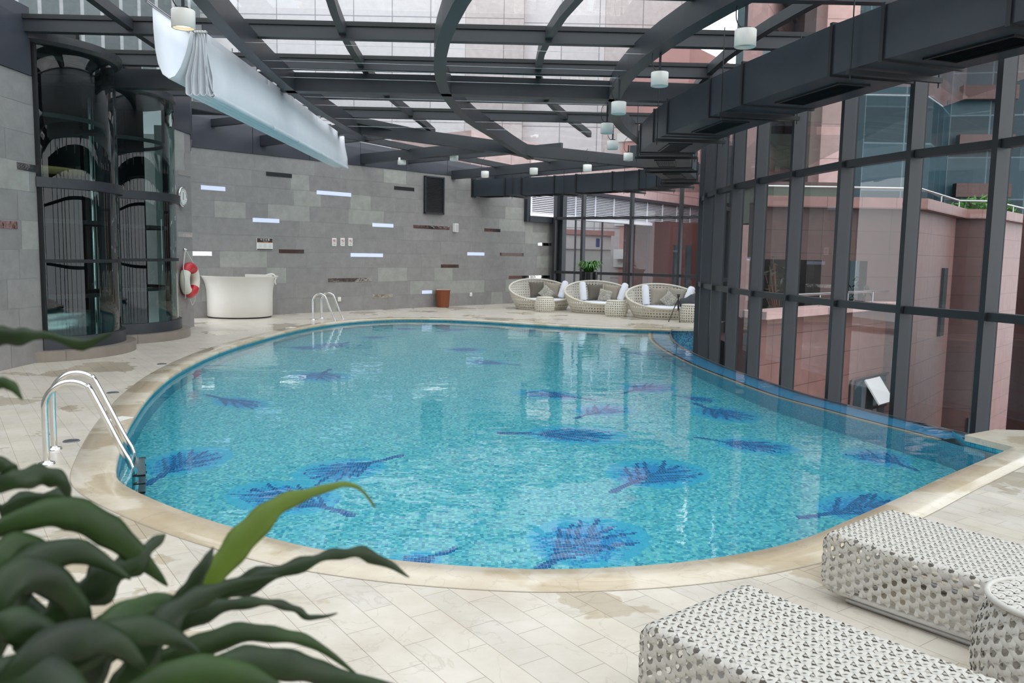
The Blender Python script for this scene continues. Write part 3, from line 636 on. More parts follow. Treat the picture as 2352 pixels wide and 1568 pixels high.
# granite terrace building
A = [px2(1722, 22), px2(2090, 22), px2(2180, 26), px2(2255, 26), px2(2345, 30)]
gb = thing('granite_building', 'pink granite building with stepped corners outside the curved glass wall, railing along its parapet', 'building', (A[1][0], A[1][1], GR))
facade('upper_wall', A[0], A[1], 1.62, 3.1, .5, M['granite_dark'], gb)
facade('corner_wall', px2(1985, 22), A[1], GR, 1.62, .5, M['granite_dark'], gb)
facade('recess_wall', (7.1, 24.6), (px2(1985, 22)[0]+.6, 24.6), GR, 3.0, .4, M['dark_in'], gb)
facade('column', px2(1880, 21.9), px2(1905, 21.9), -1.0, 1.62, .5, M['granite_dark'], gb)
facade('side_wall', A[1], A[2], GR, 3.1, .5, M['granite'], gb)
facade('recess_wall', A[2], A[3], GR, 3.1, .5, M['granite_dark'], gb)
facade('side_wall', A[3], A[4], GR, 3.1, .5, M['granite'], gb)
facade('end_wall', (14.9, 24.5), (12.6, 16.2), GR, 3.4, .5, M['granite_dark'], gb)
def slit(p0, p1, t0, t1, z0, z1):
    p0 = Vector(p0); p1 = Vector(p1); d = p1-p0; n_ = Vector((d.y, -d.x)).normalized()*.05
    mb = MB(); mb.bar(p0+d*t0+n_*.3, p0+d*t1+n_*.3, .12, z0, z1); mb.build('slit_window', M['win'], gb)
slit(A[1], A[2], .70, .80, -.6, 1.45); slit(A[3], A[4], .12, .24, -.7, 1.5); slit(A[3], A[4], .05, .16, -5.3, -3.2); slit(A[2], A[3], .8, .95, -5.3, -3.3)
def coping_strip(pts, z, w=.55):
    mb = MB(); mb.sweep(pts, w, z, z+.28); mb.build('parapet_cap', M['granite'], gb)
coping_strip([(p[0], p[1]-.05) for p in A], 2.98)
# terrace block with open window
T0, T1 = (4.95, 17.0), (10.35, 22.4)
tb = thing('terrace_block', 'lower pink granite terrace block in front of the stepped building, with an open sash window', 'building', (T0[0], T0[1], GR))
facade('front_wall', T0, T1, GR, .42, .4, M['granite'], tb)
mb = MB(); mb.sweep([T0, T1], .6, .40, .56); mb.build('parapet_cap', M['granite_pale'], tb)
mb = MB(); mb.add([(T0[0], T0[1], -.3), (T1[0], T1[1], -.3), (T1[0]+.5, 26, -.3), (T0[0], 26, -.3)], [(0, 1, 2, 3)]); mb.build('terrace_slab', M['granite_dark'], tb)
td = (Vector(T1)-Vector(T0)).normalized(); tn = Vector((td.y, -td.x))
wa = at_plane(1952, 850, T0, T1); wb = at_plane(2030, 935, T0, T1); q0 = wa.to_2d()+tn*.05; q1 = wb.to_2d()+tn*.05; zw0, zw1 = -3.1, -1.35
mb = MB(); mb.bar(q0, q1, .06, zw0, zw1); mb.build('window_glass', M['win'], tb)
mb = MB()
for t in (0, .33, .66, 1): c = q0+(q1-q0)*t+tn*.05; mb.bar(c-td*.03, c+td*.03, .06, zw0, zw1)
for z in (zw0, -2.2, zw1): mb.bar(q0+tn*.05, q1+tn*.05, .06, z-.03, z+.03)
mb.build('window_frame', M['steel'], tb)
c0 = q0+(q1-q0)*.28; c1 = q0+(q1-q0)*.68
mb = MB(); mb.hexa([Vector((*(c0+tn*.45), -2.0)), Vector((*(c1+tn*.45), -2.0)), Vector((*(c1+tn*.48), -1.97)), Vector((*(c0+tn*.48), -1.97))], [Vector((*(c0+tn*.05), -1.42)), Vector((*(c1+tn*.05), -1.42)), Vector((*(c1+tn*.08), -1.39)), Vector((*(c0+tn*.08), -1.39))])
mb.build('open_sash', M['band_white'], tb)
def railing(label, pts, z, h, step=2.2):
    r_ = thing('railing', label, 'railing', (pts[0][0], pts[0][1], z)); mb = MB(); mb.tube([(p[0], p[1], z+h) for p in pts], .03); mb.build('handrail', M['steel'], r_)
    for a_, b_ in zip(pts[:-1], pts[1:]):
        a_ = Vector(a_); b_ = Vector(b_); n_ = max(1, int((b_-a_).length/step))
        for i in range(n_):
            c = a_+(b_-a_)*i/n_; mb = MB(); mb.tube([(c.x, c.y, z), (c.x, c.y, z+h)], .022, 6); mb.build('post', M['steel'], r_)
railing('stainless railing along the top parapet of the stepped granite building', [(p[0], p[1]-.1) for p in A], 3.24, .28)
railing('stainless railing along the edge of the lower granite terrace', [T0, T1], .55, .3, 1.3)
# towers behind
pt = thing('office_tower', 'slim pale pink stone tower rising behind the granite parapet', 'building', (*px2(1900, 40), GR))
facade('front_wall', px2(1862, 40), px2(1934, 40), GR, 34, 8, M['granite_pale'], pt)
facade('side_wall', px2(1838, 38), px2(1862, 40), GR, 34, .5, M['granite_dark'], pt)  # shade on the tower's left side painted in with the dark granite
bt = thing('office_block', 'pink office block with long bands of windows left of the slim tower', 'building', (*px2(1700, 34), GR))
q0, q1 = px2(1730, 38), px2(1850, 54)
facade('front_wall', q0, q1, GR, 30, 1, M['granite_pale'], bt)
for k_ in range(6):
    o = facade('window_band', (q0[0]+.15, q0[1]-.12), (q1[0]+.15, q1[1]-.12), 3.6+k_*3.4, 5.3+k_*3.4, .3, M['curtain'], bt)
gt = thing('glass_tower', 'dark green glass office tower with balconies behind the granite building', 'building', (*px2(2150, 70), GR))
facade('curtain_wall', px2(1958, 62), px2(2110, 62), GR, 50, 15, M['curtain'], gt); facade('curtain_wall', px2(2110, 62), px2(2150, 70), GR, 50, 15, M['curtain'], gt); facade('curtain_wall', px2(2150, 70), px2(2750, 66), GR, 50, 15, M['curtain'], gt)
for k_ in range(5): facade('floor_band', px2(2175, 68.5), px2(2300, 68), 3.0+k_*3.9, 4.1+k_*3.9, .8, M['granite_dark'], gt)
ob = thing('plant_room', 'low olive clad plant room on the roof behind the parapet', 'building', (*px2(1830, 27), 3.0)); facade('cladding', px2(1735, 26.5), px2(1936, 26.5), 2.8, 3.95, 3, M['olive'], ob)
facade('roof_slab', px2(1730, 26.4), px2(1940, 26.4), 3.95, 4.05, 3.2, M['granite_dark'], ob)
def bush(label, c, r, h, n, seed, name='shrub', mat='leaf_far', group=None, ls=.06):
    rng = random.Random(seed); t = thing(name, label, 'plant', (c[0], c[1], c[2]), group=group); mb = MB(); st = MB()
    for i in range(n):
        a_ = rng.random()*6.283; rr = r*math.sqrt(rng.random()); z = h*rng.random()*(1-.5*(rr/r)**2); p = Vector((c[0]+rr*math.cos(a_), c[1]+rr*math.sin(a_), c[2]+z+.05))
        d = Vector((rng.gauss(0, 1), rng.gauss(0, 1), rng.gauss(.4, .6))).normalized()*ls*(1+rng.random()); s_ = d.cross(Vector((rng.gauss(0, 1), rng.gauss(0, 1), rng.gauss(0, 1)))).normalized()*ls*.35
        mb.add([p-d, p+s_, p+d, p-s_], [(0, 1, 2, 3)])
        if i % 8 == 0: st.tube([(c[0], c[1], c[2]), tuple(p)], .006, 4)
    mb.build('foliage', M[mat], t); st.build('stem', M['basket'], t); return t
bush('leafy green shrubs growing on the parapet roof in front of the glass tower', (*px2(2235, 29), 3.1), 1.1, .75, 500, 4, ls=.12)
bush('small bare-branched shrub on the lower granite terrace, at the left end', (*px2(1788, 20.5), .0), .5, 1.9, 120, 5, mat='leaf', ls=.07)
bush('small shrub on the lower granite terrace near the railing end', (*px2(1965, 22.0), .0), .35, 1.3, 90, 6, mat='leaf', ls=.07)
# end of the terrace view: louvred bridge
L0, L1 = Vector((-1.6, 28.3+1.9)), Vector((13.0, 49.5)); ld = (L1-L0).normalized(); lb = thing('louvred_bridge', 'pale pink walled bridge building with a long band of white louvres beyond the far window', 'building', (L0.x, L0.y, 3.2))
facade('upper_wall', L0, L1, 4.35, 6.0, 4, gran('pale_rose_panel', rgb(214, 186, 182), rgb(160, 136, 132), 2.4, 1.6, rough=.5, var=.02, lw=.02), lb)
mb = MB(); mb.sweep([L0, L1], .5, 4.22, 4.36); mb.build('upper_ledge', M['fascia'], lb); mb = MB(); mb.sweep([L0, L1], .5, 3.12, 3.26); mb.build('lower_ledge', M['louvre'], lb)
facade('louvre_back', L0+Vector((0, .3)), L1+Vector((0, .3)), 3.2, 4.3, .1, M['dark_in'], lb)
ln = Vector((ld.y, -ld.x)); mb = MB(); Lw = (L1-L0).length
for i in range(13):
    z = 3.30+i*.073; p = L0+ln*.1; q = L1+ln*.1; P = lambda v, zz: Vector((v.x, v.y, zz))
    mb.hexa([P(p, z-.012), P(q, z-.012), P(q-ln*.08, z+.03), P(p-ln*.08, z+.03)], [P(p, z), P(q, z), P(q-ln*.08, z+.042), P(p-ln*.08, z+.042)])
mb.build('louvre', M['louvre'], lb)
for i in range(16):
    mb = MB(); c = L0+ld*(i*1.6+.4)+ln*.12; mb.bar(c-ld*.025, c+ld*.025, .04, 3.2, 4.3); mb.build('louvre_post', M['louvre'], lb)
mb = MB()
for i in range(12):
    c = L0+ld*(i*2.2+.4)+ln*.02; mb.bar(c-ld*.03, c+ld*.03, .06, -3, 3.15)
mb.build('glazing_frame', M['frame'], lb)
mb = MB(); mb.add([(L0.x, L0.y, -3), (L1.x, L1.y, -3), (L1.x, L1.y, 3.15), (L0.x, L0.y, 3.15)], [(0, 1, 2, 3)]); mb.build('glazing', M['far_glass'], lb)
wh = thing('white_building', 'low off-white rendered building with a brown cornice seen through the far window', 'building', (*px2(1320, 50), GR))
facade('wall', px2(1230, 50), px2(1398, 54), GR, 2.0, 8, M['render_white'], wh); facade('cornice', px2(1225, 49.8), px2(1405, 53.8), 2.9, 3.2, 8, M['rose_render'], wh); facade('sign_band', px2(1230, 49.9), px2(1398, 53.9), 2.0, 2.9, 8, M['band_white'], wh)
for x0_, x1_ in ((1262, 1290), (1308, 1322), (1345, 1372)): facade('blue_sign', px2(x0_, 50+(x0_-1230)/42-.15), px2(x1_, 50+(x1_-1230)/42-.15), 2.15, 2.7, .05, plain('sign_blue', rgb(70, 90, 150), .5), wh)
ap = thing('reflected_apartments', 'rose facade standing in for reflected apartments, with white floor bands, windows and balconies beyond the far window', 'building', (*px2(1470, 60), GR))  # facade added in place of the apartments' reflection in the bridge glazing
a0, a1 = Vector(px2(1372, 62)), Vector(px2(1560, 58)); facade('wall', a0, a1, GR, 16, 8, M['rose_render'], ap)
for k_ in range(8): facade('floor_band', a0+Vector((0, -.3)), a1+Vector((0, -.3)), GR+1.8+k_*3, GR+2.4+k_*3, .5, M['band_white'], ap)
for k_ in range(7):
    for j in range(4):
        c = a0+(a1-a0)*(.1+j*.24); w_ = facade('window', c+Vector((0, -.1)), c+(a1-a0)*.1+Vector((0, -.1)), GR+3.0+k_*3, GR+4.5+k_*3, .2, M['win'], ap)
    c = a0+(a1-a0)*.16; facade('balcony', c+Vector((0, -1.0)), c+(a1-a0)*.22+Vector((0, -1.0)), GR+2.4+k_*3, GR+3.1+k_*3, 1.0, M['band_white'], ap)
rb = thing('brown_building', 'dark red brown building with tall windows at the right end of the far window', 'building', (*px2(1580, 42), GR)); facade('wall', px2(1528, 40), px2(1720, 44), GR, 3.3, 3, plain('dark_red_brick', rgb(96, 62, 60), .7, 0, .08, .5), rb)
for x0_ in (1545, 1572, 1600): facade('window', px2(x0_, 39.8+(x0_-1528)/48), px2(x0_+10, 39.8+(x0_-1518)/48), -1.5, 2.2, .1, M['win'], rb)
# towers seen through the roof
wt = thing('panel_tower', 'tall white and rose panelled tower rising beyond the stone wall, seen through the glass roof', 'building', (0, 62, GR))
facade('panel_wall', px2(470, 60), px2(1060, 60), GR, 48, 10, M['white_panel'], wt); facade('rose_pier', px2(1060, 60), px2(1190, 60), GR, 48, 10, M['pink_panel'], wt)
facade('panel_wall', px2(1190, 61), px2(1370, 61), GR, 48, 10, M['white_panel'], wt); facade('window_wall', px2(1370, 61), px2(1560, 61), GR, 40, 10, M['pink_panel'], wt)
st = thing('striped_tower', 'grey tower with narrow vertical window stripes behind the glass lifts, seen through the roof', 'building', (*px2(200, 52), GR)); facade('striped_wall', px2(-300, 40), px2(470, 58), GR, 50, 10, M['grey_stripes'], st)
# ================================================================== THINGS
# ---- glass lift shafts
def arc_pts(c, R, n=40):
    """the part of a circle standing out of the left wall"""
    lim = math.acos(min(1, (WL-c[0])/R)); return [(c[0]+R*math.cos(a), c[1]+R*math.sin(a)) for a in np.linspace(-lim, lim, n)]
def band(path, w, z0, z1, name, mat, parent):
    mb = MB(); mb.sweep(path, w, z0, z1); return mb.build(name, mat, parent)
M['shaft'] = plain('dark_shaft_lining', rgb(18, 20, 22), .45, 0, .2, 1.5)
M['shaft_panel'] = plain('dark_teal_panel', rgb(30, 40, 44), .2, 0, .3, 1.2)
def lift(cy_, label, ztop, car):
    capk = 1.0 if car else .94; c = (-7.5, cy_); t = thing('lift_shaft', label, 'lift', (-7.0, cy_, 0)); R = 1.3
    mb = MB(); P = arc_pts(c, R+.2); mb.prism(P+[(WL-.6, P[-1][1]), (WL-.6, P[0][1])], 0, .15); mb.build('stone_curb', M['curb'], t, bevel=.006)
    band(arc_pts(c, R+.02), .07, .15, .33, 'base_ring', M['frame'], t)
    zs = [.33, 2.46, ztop] 
    for z0_, z1_ in zip(zs[:-1], zs[1:]):
        P = arc_pts(c, R, 48); mb = MB(); vs = []
        for p in P: vs += [(p[0], p[1], z0_), (p[0], p[1], z1_)]
        mb.add(vs, [(2*i, 2*i+2, 2*i+3, 2*i+1) for i in range(len(P)-1)], 0, True); mb.build('curved_glass', M['lift_glass'], t)
    band(arc_pts(c, R+.035), .07, 2.46, 2.60, 'middle_ring', M['frame'], t)
    band(arc_pts(c, R+.0), .05, 1.40, 1.45, 'inner_ring', M['seam'], t)
    # landing rings inside the shaft
    for z in (.9, 2.0, 3.5, 4.3):
        mb = MB(); mb.lathe((c[0], c[1], z), [(1.10, -.03), (1.14, -.03), (1.14, .03), (1.10, .03), (1.10, -.03)], 48, 0, 0.0, 2*math.pi, False); mb.build('inner_ring', M['seam'], t)
    # dark lining behind
    mb = MB(); mb.lathe((c[0], c[1], 0), [(1.24, .1), (1.24, 5.2)], 40, 0, math.radians(75), math.radians(285)); mb.build('shaft_lining', M['shaft'], t)
    for a in (100, 140, 180, 220, 258):
        q = (c[0]+1.18*math.cos(math.radians(a)), c[1]+1.18*math.sin(math.radians(a))); mb = MB(); mb.box((q[0], q[1], 2.6), (.05, .34, 5.0), math.radians(a)); mb.build('lining_panel', M['shaft_panel'], t)
    for dx, dy in ((-.35, -.45), (-.35, .45)):
        mb = MB(); mb.tube([(c[0]+dx, c[1]+dy, .1), (c[0]+dx, c[1]+dy, 5)], .035, 8); mb.build('guide_rail', M['chrome'], t)
    for dy in (-.06, .02, .10):
        mb = MB(); mb.tube([(c[0]-.1, c[1]+dy, .1), (c[0]-.1, c[1]+dy, 5)], .008, 6); mb.build('cable', M['steel'], t)
    mb = MB(); mb.lathe((c[0], c[1], .16), [(0, 0), (1.2, 0)], 40); mb.build('pit_cover', M['shaft_panel'], t)
    if car:
        mb = MB(); mb.lathe((c[0], c[1], 0), [(0.0, .20), (.85, .20), (.85, .62), (.0, .62)], 40); mb.build('car_roof', M['steel'], t)
        mb = MB(); mb.lathe((c[0], c[1], 2.72), [(.55, 0), (.8, -.02), (.86, .05), (.8, .09), (.55, .05)], 40); mb.build('pulley_ring', plain('ochre_paint', rgb(150, 120, 70), .5), t)
    mb = MB(); mb.lathe((c[0], c[1], 0), [(0, ztop+.02), (1.25, ztop), (1.36*capk, ztop), (1.42*capk, ztop+.04), (1.42*capk, ztop+.12), (1.38*capk, ztop+.125), (1.38*capk, ztop+.15), (1.2, ztop+.16)], 64, 0, 0.0, 2*math.pi, False); mb.build('top_ring', M['frame_warm'], t)  # rim ring; its centre disc is added to keep skylight out of the shaft
    P = arc_pts(c, R+.01); 
    for p, nm in ((P[0], 'edge_post'), (P[-1], 'edge_post')):
        mb = MB(); mb.box((p[0], p[1], ztop/2+.16), (.1, .06, ztop-.32)); mb.build(nm, M['seam'], t)
lift(12.8, 'glass lift shaft nearer the plant, its pale stone curb ending at the left stone wall', 4.42, True)
lift(15.08, 'second glass lift shaft beside the wall clock and life ring', 4.24, False)
# ---- wall clock
cp = at_plane(414, 452, LW0, LW1); ck = thing('wall_clock', 'round chrome rimmed wall clock high on the stone pier above the life ring', 'clock', (WL, cp.y, cp.z))
mb = MB(); mb.lathe((0, 0, 0), [(0, .0), (.17, 0), (.2, .02), (.2, .05), (.17, .06), (.16, .045), (0, .045)], 40); o = mb.build('rim', M['chrome'])
mb = MB(); mb.lathe((0, 0, 0), [(.158, .047), (0, .047)][::-1], 40); f_ = mb.build('face', M['white'])
mb = MB(); mb.box((0, .045, .052), (.012, .09, .004)); mb.box((0.0, -.03, .052), (.010, .06, .004)); [mb.box((.135*math.cos(a), .135*math.sin(a), .050), (.02, .006, .003), a) for a in np.linspace(0, 2*math.pi, 13)[:-1]]; h_ = mb.build('hands', M['black'])
for x in (o, f_, h_):
    x.parent = ck; x.matrix_parent_inverse = Matrix(); x.matrix_basis = Matrix.Translation((.012, 0, 0)) @ Matrix.Rotation(math.pi/2, 4, 'Y') @ Matrix.Rotation(math.pi/2, 4, 'Z')
# ---- life ring
rp = at_plane(424, 643, LW0, LW1); ring = thing('life_ring', 'red and white life ring hanging by a rope on the stone pier', 'life ring', (WL+.112, rp.y, rp.z)); Rr, rt = .265, .095
seg = 64
for k_, (nm, mt) in enumerate((('red_band', 'red'), ('white_band', 'cream'), ('red_band', 'red'), ('white_band', 'cream'))):
    a0_ = math.radians(52+k_*90); mb = MB(); n_ = 16
    path = [(WL+.112, rp.y+Rr*math.cos(a0_+i/n_*math.pi/2), rp.z+Rr*math.sin(a0_+i/n_*math.pi/2)) for i in range(n_+1)]
    mb.tube(path, rt if mt == 'cream' else rt+.004, 16); mb.build(nm, M[mt], ring)
mb = MB(); hook = (WL+.03, rp.y+.0, rp.z+.62)
mb.tube([hook, (WL+.1, rp.y-.30, rp.z+.27), (WL+.16, rp.y-.375, rp.z), (WL+.14, rp.y-.33, rp.z-.33), (WL+.08, rp.y-.2, rp.z-.36)], .008, 6)
mb.tube([hook, (WL+.1, rp.y+.22, rp.z+.34)], .008, 6); mb.tube([(WL+.1, rp.y+.36, rp.z-.05), (WL+.1, rp.y+.26, rp.z-.42), (WL+.1, rp.y+.12, rp.z-.52), (WL+.1, rp.y+.0, rp.z-.38)], .008, 6)
mb.build('rope', M['rope'], ring); mb = MB(); mb.lathe((0, 0, 0), [(0, 0), (.03, 0), (.03, .02), (.012, .03), (.012, .06), (0, .06)], 12); o = mb.build('hook', M['chrome'], ring); o.matrix_parent_inverse = Matrix.Translation(-ring.location); o.matrix_basis = Matrix.Translation((WL+.005, rp.y, rp.z+.62)) @ Matrix.Rotation(math.pi/2, 4, 'Y')
# ---- fixings of the main wall
MN = Vector((MWd.y, -MWd.x))
def on_wall(px, py, off=.0): p = at_plane(px, py, MW0, MW1); return Vector((p.x+MN.x*off, p.y+MN.y*off, p.z))
WA = math.atan2(MWd.y, MWd.x)
def wall_local(root, c, objs):
    for o in objs:
        o.parent = root; o.matrix_parent_inverse = Matrix()
# local frame: x along wall, -y out of the wall, z up
def wthing(name, label, cat, px, py, group=None): return thing(name, label, cat, on_wall(px, py, .005), WA, group, local=True)
w_ = wthing('notice_board', 'brown and white pool notice board with four white characters on the stone wall', 'sign', 607, 560)
mb = MB(); mb.box((0, -.012, 0), (.44, .024, .29)); mb.build('panel', M['white'], w_)
for z_, h_ in ((.09, .10), (-.133, .022)): mb = MB(); mb.box((0, -.026, z_), (.43, .004, h_)); mb.build('brown_band', plain('dark_brown', rgb(58, 36, 34), .4), w_)
mb = MB(); mb.box((0, -.026, .034), (.43, .004, .008)); mb.build('orange_line', plain('orange', rgb(220, 130, 40), .4), w_)
def text(s_, loc, size, mat, parent, name='lettering', rot=(math.pi/2, 0, 0)):
    cu = bpy.data.curves.new(name, 'FONT'); cu.body = s_; cu.size = size; cu.align_x = 'CENTER'; cu.align_y = 'CENTER'; cu.extrude = .001; cu.materials.append(mat)
    tmp = bpy.data.objects.new(name, cu); COL.objects.link(tmp); bpy.context.view_layer.update(); me = bpy.data.meshes.new_from_object(tmp.evaluated_get(bpy.context.evaluated_depsgraph_get())); bpy.data.objects.remove(tmp)
    o = bpy.data.objects.new(name, me); COL.objects.link(o); o.location = loc; o.rotation_euler = rot; o.parent = parent; return o
text('今 日 水 质', (0, -.03, .10), .055, M['white'], w_)
mb = MB()
for i in range(3):
    for j in range(5): mb.box((-.14+i*.14, -.025, .005-j*.024), (.10, .002, .006))
mb.box((-.07, -.025, -.045), (.002, .002, .13)); mb.box((.07, -.025, -.045), (.002, .002, .13)); mb.box((.02, -.029, .055), (.14, .002, .01)); mb.build('small_print', plain('grey_print', rgb(150, 156, 168), .5), w_)
for i, (px, nm) in enumerate(((767, 'left'), (786, 'middle'), (804, 'right'))):
    s_ = wthing('prohibition_sign', ('small white prohibition sign, leftmost of the three in a row on the stone wall', 'small white prohibition sign with a dark figure, middle of the three in a row', 'small white prohibition sign, rightmost of the three in a row on the stone wall')[i], 'sign', px, 555.5, 'prohibition signs on the stone wall')
    mb = MB(); mb.box((0, -.008, 0), (.135, .016, .215)); mb.build('plate', M['white'], s_)
    mb = MB(); mb.tube([(.042*math.cos(a), -.018, .025+.042*math.sin(a)) for a in np.linspace(0, 2*math.pi, 25)], .004, 6); mb.tube([(-.03, -.018, .055), (.03, -.018, -.005)], .004, 6); mb.build('red_circle', M['red'], s_)
    mb = MB(); mb.box((0, -.017, .03), (.018, .002, .035)); mb.box((.008, -.017, .015), (.03, .002, .008)) if i else mb.box((0, -.017, .02), (.035, .002, .01)); mb.build('pictogram', M['black'], s_)
    mb = MB(); mb.box((0, -.017, -.055), (.08, .002, .012)); mb.box((0, -.017, -.075), (.06, .002, .006)); mb.build('caption', plain('grey_caption', rgb(120, 120, 126), .5), s_)
s_ = wthing('wall_speaker', 'small white box speaker on the stone wall right of the dark louvred opening', 'speaker', 1043, 523)
mb = MB(); mb.box((0, -.06, 0), (.15, .12, .26)); mb.build('housing', M['white'], s_, bevel=.012); mb = MB(); mb.box((.0, -.122, 0), (.11, .004, .21)); mb.build('grille', plain('grey_grille', rgb(186, 188, 192), .6), s_)
for i, (px, py) in enumerate(((778, 687), (1080, 676))):
    s_ = wthing('wall_socket', ('white wall socket low on the stone wall behind the far ladder', 'white wall socket low on the stone wall right of the rattan basket')[i], 'socket', px, py, 'sockets on the stone wall')
    mb = MB(); mb.box((0, -.02, 0), (.1, .04, .12)); mb.build('box', M['white'], s_, bevel=.01); mb = MB(); mb.box((0, -.045, -.01), (.05, .012, .05)); mb.build('cover', M['cream'], s_, bevel=.004)
# ---- spotlights hanging from the roof beams
def spotlight(label, p, lit=False, cable=.35, ztop=None):
    t = thing('spotlight', label, 'spotlight', p, group='white drum spotlights under the roof beams'); x, y, z = p
    mb = MB(); mb.lathe(p, [(0, .085), (.108, .085), (.112, .08), (.112, -.085), (.104, -.09), (.098, -.08), (.098, -.05), (0, -.05)], 36); mb.build('housing', M['white'], t)
    mb = MB(); mb.lathe((x, y, z-.055), [(0.0, 0), (.096, 0)], 30); mb.build('lens', M['lamp_on'] if lit else M['steel'], t)
    zt = zroof(y)-.2 if ztop is None else ztop
    mb = MB(); mb.box((x, y, (z+.08+zt)/2), (.03, .012, max(.03, zt-z-.08))); mb.box((x, y, z+.1), (.1, .04, .03)); mb.build('bracket', M['frame'], t)
    mb = MB(); s_ = Vector((x-.03, y, z+.085)); mb.tube(spline([s_, s_+Vector((-.07, 0, .1)), s_+Vector((-.06, .02, .28)), s_+Vector((.03, .03, .40))], 5), .006, 6); mb.build('cable', M['black'], t)
lamps = [(1712,88,8.9,'white drum spotlight under the curved beam, the largest, beside the duct',0),(1515,182,11,'white drum spotlight, second nearest on the right curved beam',0),(1421,248,12.7,'white drum spotlight, third nearest on the right curved beam',0),
 (1394,295,14.9,'white drum spotlight at the innermost bend of the right curved beam',0),(1407,333,17.4,'white drum spotlight just beyond the innermost bend of the right curved beam',0),(1443,360,20,'white drum spotlight, farthest on the right curved beam by the duct corner',0),
 (1349,386,21.6,'small white spotlight, rightmost of the three on the far straight beam',0),(1226,393,23.1,'small white spotlight, middle of the three on the far straight beam',0),(1114,400,24.2,'small lit spotlight, leftmost of the three on the far straight beam',1),
 (1043,361,21.7,'small white spotlight, right one of the pair on the far beam above the stone wall',0),(923,370,22.4,'small white spotlight, left one of the pair on the far beam above the stone wall',0),(421,44,8.4,'lit white drum spotlight beside the folded white shade',1)]
for px, py, d_, lab, lit in lamps: spotlight(lab, tuple(atd(px, py, d_)), bool(lit))
# ---- folded white roof shade
sh = thing('roof_shade', 'white fabric roof shade gathered into a long hanging stack of folds', 'shade', (-3.91, 10.4, 4.24)); SY0, SY1 = 10.35, 20.2
def sheet(prof, y0, y1, name, th=.012, xs=lambda y: -3.91-.033*(y-10.4)):
    mb = MB(); ys = np.linspace(y0, y1, 14); n_ = len(prof); vs = []
    for y in ys:
        for x, z in prof: vs.append((xs(y)+x, y, z+.012*(y-10.4)))
    k_ = len(ys); b0 = len(vs)
    off = []
    for i, (x, z) in enumerate(prof):
        a_ = prof[max(i-1, 0)]; c_ = prof[min(i+1, n_-1)]; t = Vector((c_[0]-a_[0], c_[1]-a_[1])); t = t.normalized() if t.length else Vector((0, 1)); off.append((t.y*th, -t.x*th))
    for y in ys:
        for (x, z), (ox, oz) in zip(prof, off): vs.append((xs(y)+x+ox, y, z+oz+.012*(y-10.4)))
    fs = []
    for j in range(k_-1):
        for i in range(n_-1):
            a_ = j*n_+i; fs.append((a_, a_+1, a_+n_+1, a_+n_)); fs.append((b0+a_, b0+a_+n_, b0+a_+n_+1, b0+a_+1))
    for i in range(n_-1): fs.append((i, b0+i, b0+i+1, i+1)); a_ = (k_-1)*n_+i; fs.append((a_, a_+1, b0+a_+1, b0+a_))
    for j in range(k_-1): a_ = j*n_; fs.append((a_, a_+n_, b0+a_+n_, b0+a_)); a_ = j*n_+n_-1; fs.append((a_, b0+a_, b0+a_+n_, a_+n_))
    mb.add(vs, fs, 0, True); return mb.build(name, M['fabric'], sh)
def fold(x0, x1, zt, zb, flare):
    zb -= .10
    c = (x0+x1)/2+flare; r_ = .028; out_ = [(x0, zt), (x0+(c-r_-x0)*.25, zt-.3*(zt-zb)), (c-r_*1.1, zb+.22), (c-r_*1.25, zb+.07)]
    out_ += [(c+r_*1.25*math.cos(a), zb+.03+r_*math.sin(a)) for a in np.linspace(math.pi, 2*math.pi, 7)]; out_ += [(c+r_*1.1, zb+.22), (x1+(c+r_-x1)*.25, zt-.3*(zt-zb)), (x1, zt)]; return out_
zt_ = 4.24; segs = [(SY0, 13.2), (13.22, 14.9), (14.92, 17.0), (17.02, SY1)]
for k_ in range(4):
    x0 = .0+k_*.033; sheet(fold(x0, x0+.024, zt_, 3.60, (-.10, -.045, .01, .06)[k_]), SY0, SY1, 'fold', .006)
for y0_, y1_ in segs: sheet([(.135, zt_), (.14, zt_-.3), (.155, zt_-.5), (.19, zt_-.66), (.235, zt_-.74), (.21, zt_-.77), (.16, zt_-.75), (.13, zt_-.62), (.125, zt_-.4), (.125, zt_)], y0_, y1_, 'outer_fold', .006)
lp = [(-.46, 4.50), (-.455, 4.25), (-.44, 4.02), (-.41, 3.85), (-.36, 3.73), (-.29, 3.68), (-.22, 3.71), (-.15, 3.81), (-.09, 3.96), (-.05, 4.1), (-.02, 4.24)]
sheet(lp, SY0-.1, SY1-3, 'hanging_loop', .008)
mb = MB(); mb.tube([(-3.90, SY0, 4.27), (-4.20, SY1, 4.38)], .02, 8); mb.tube([(-4.36, SY0-.3, 4.52), (-4.6, SY1-3, 4.56)], .018, 8)
for y in np.arange(SY0, SY1, 1.2): mb.box((-3.90-.033*(y-10.4), y, 4.30+.012*(y-10.4)), (.16, .03, .06))
mb.build('carrier_rail', M['steel'], sh)
mb = MB()
for k_ in range(5): mb.tube([(-3.91+.012+k_*.031, SY0-.03, 4.25), (-3.91+.012+k_*.031, SY0+.02, 4.25)], .014, 8)
mb.build('rod_end', M['white'], sh)
for i, y in enumerate((10.9, 11.9, 12.4, 13.0, 14.6, 15.4, 16.9, 17.9)):
    mb = MB(); mb.tube([(-3.7, y, 4.27), (1.6+.02*(y-13)**2, y+.25, 4.27)], .0025, 5); o = mb.build('guide_wire', M['steel']); tag(o, 'thin steel shade guide wire under the roof, %s' % ('nearest of the eight', 'second nearest of the eight', 'third nearest of the eight', 'fourth nearest of the eight', 'fifth nearest of the eight', 'sixth nearest of the eight', 'second farthest of the eight', 'farthest of the eight')[i], 'wire', 'shade guide wires under the roof')
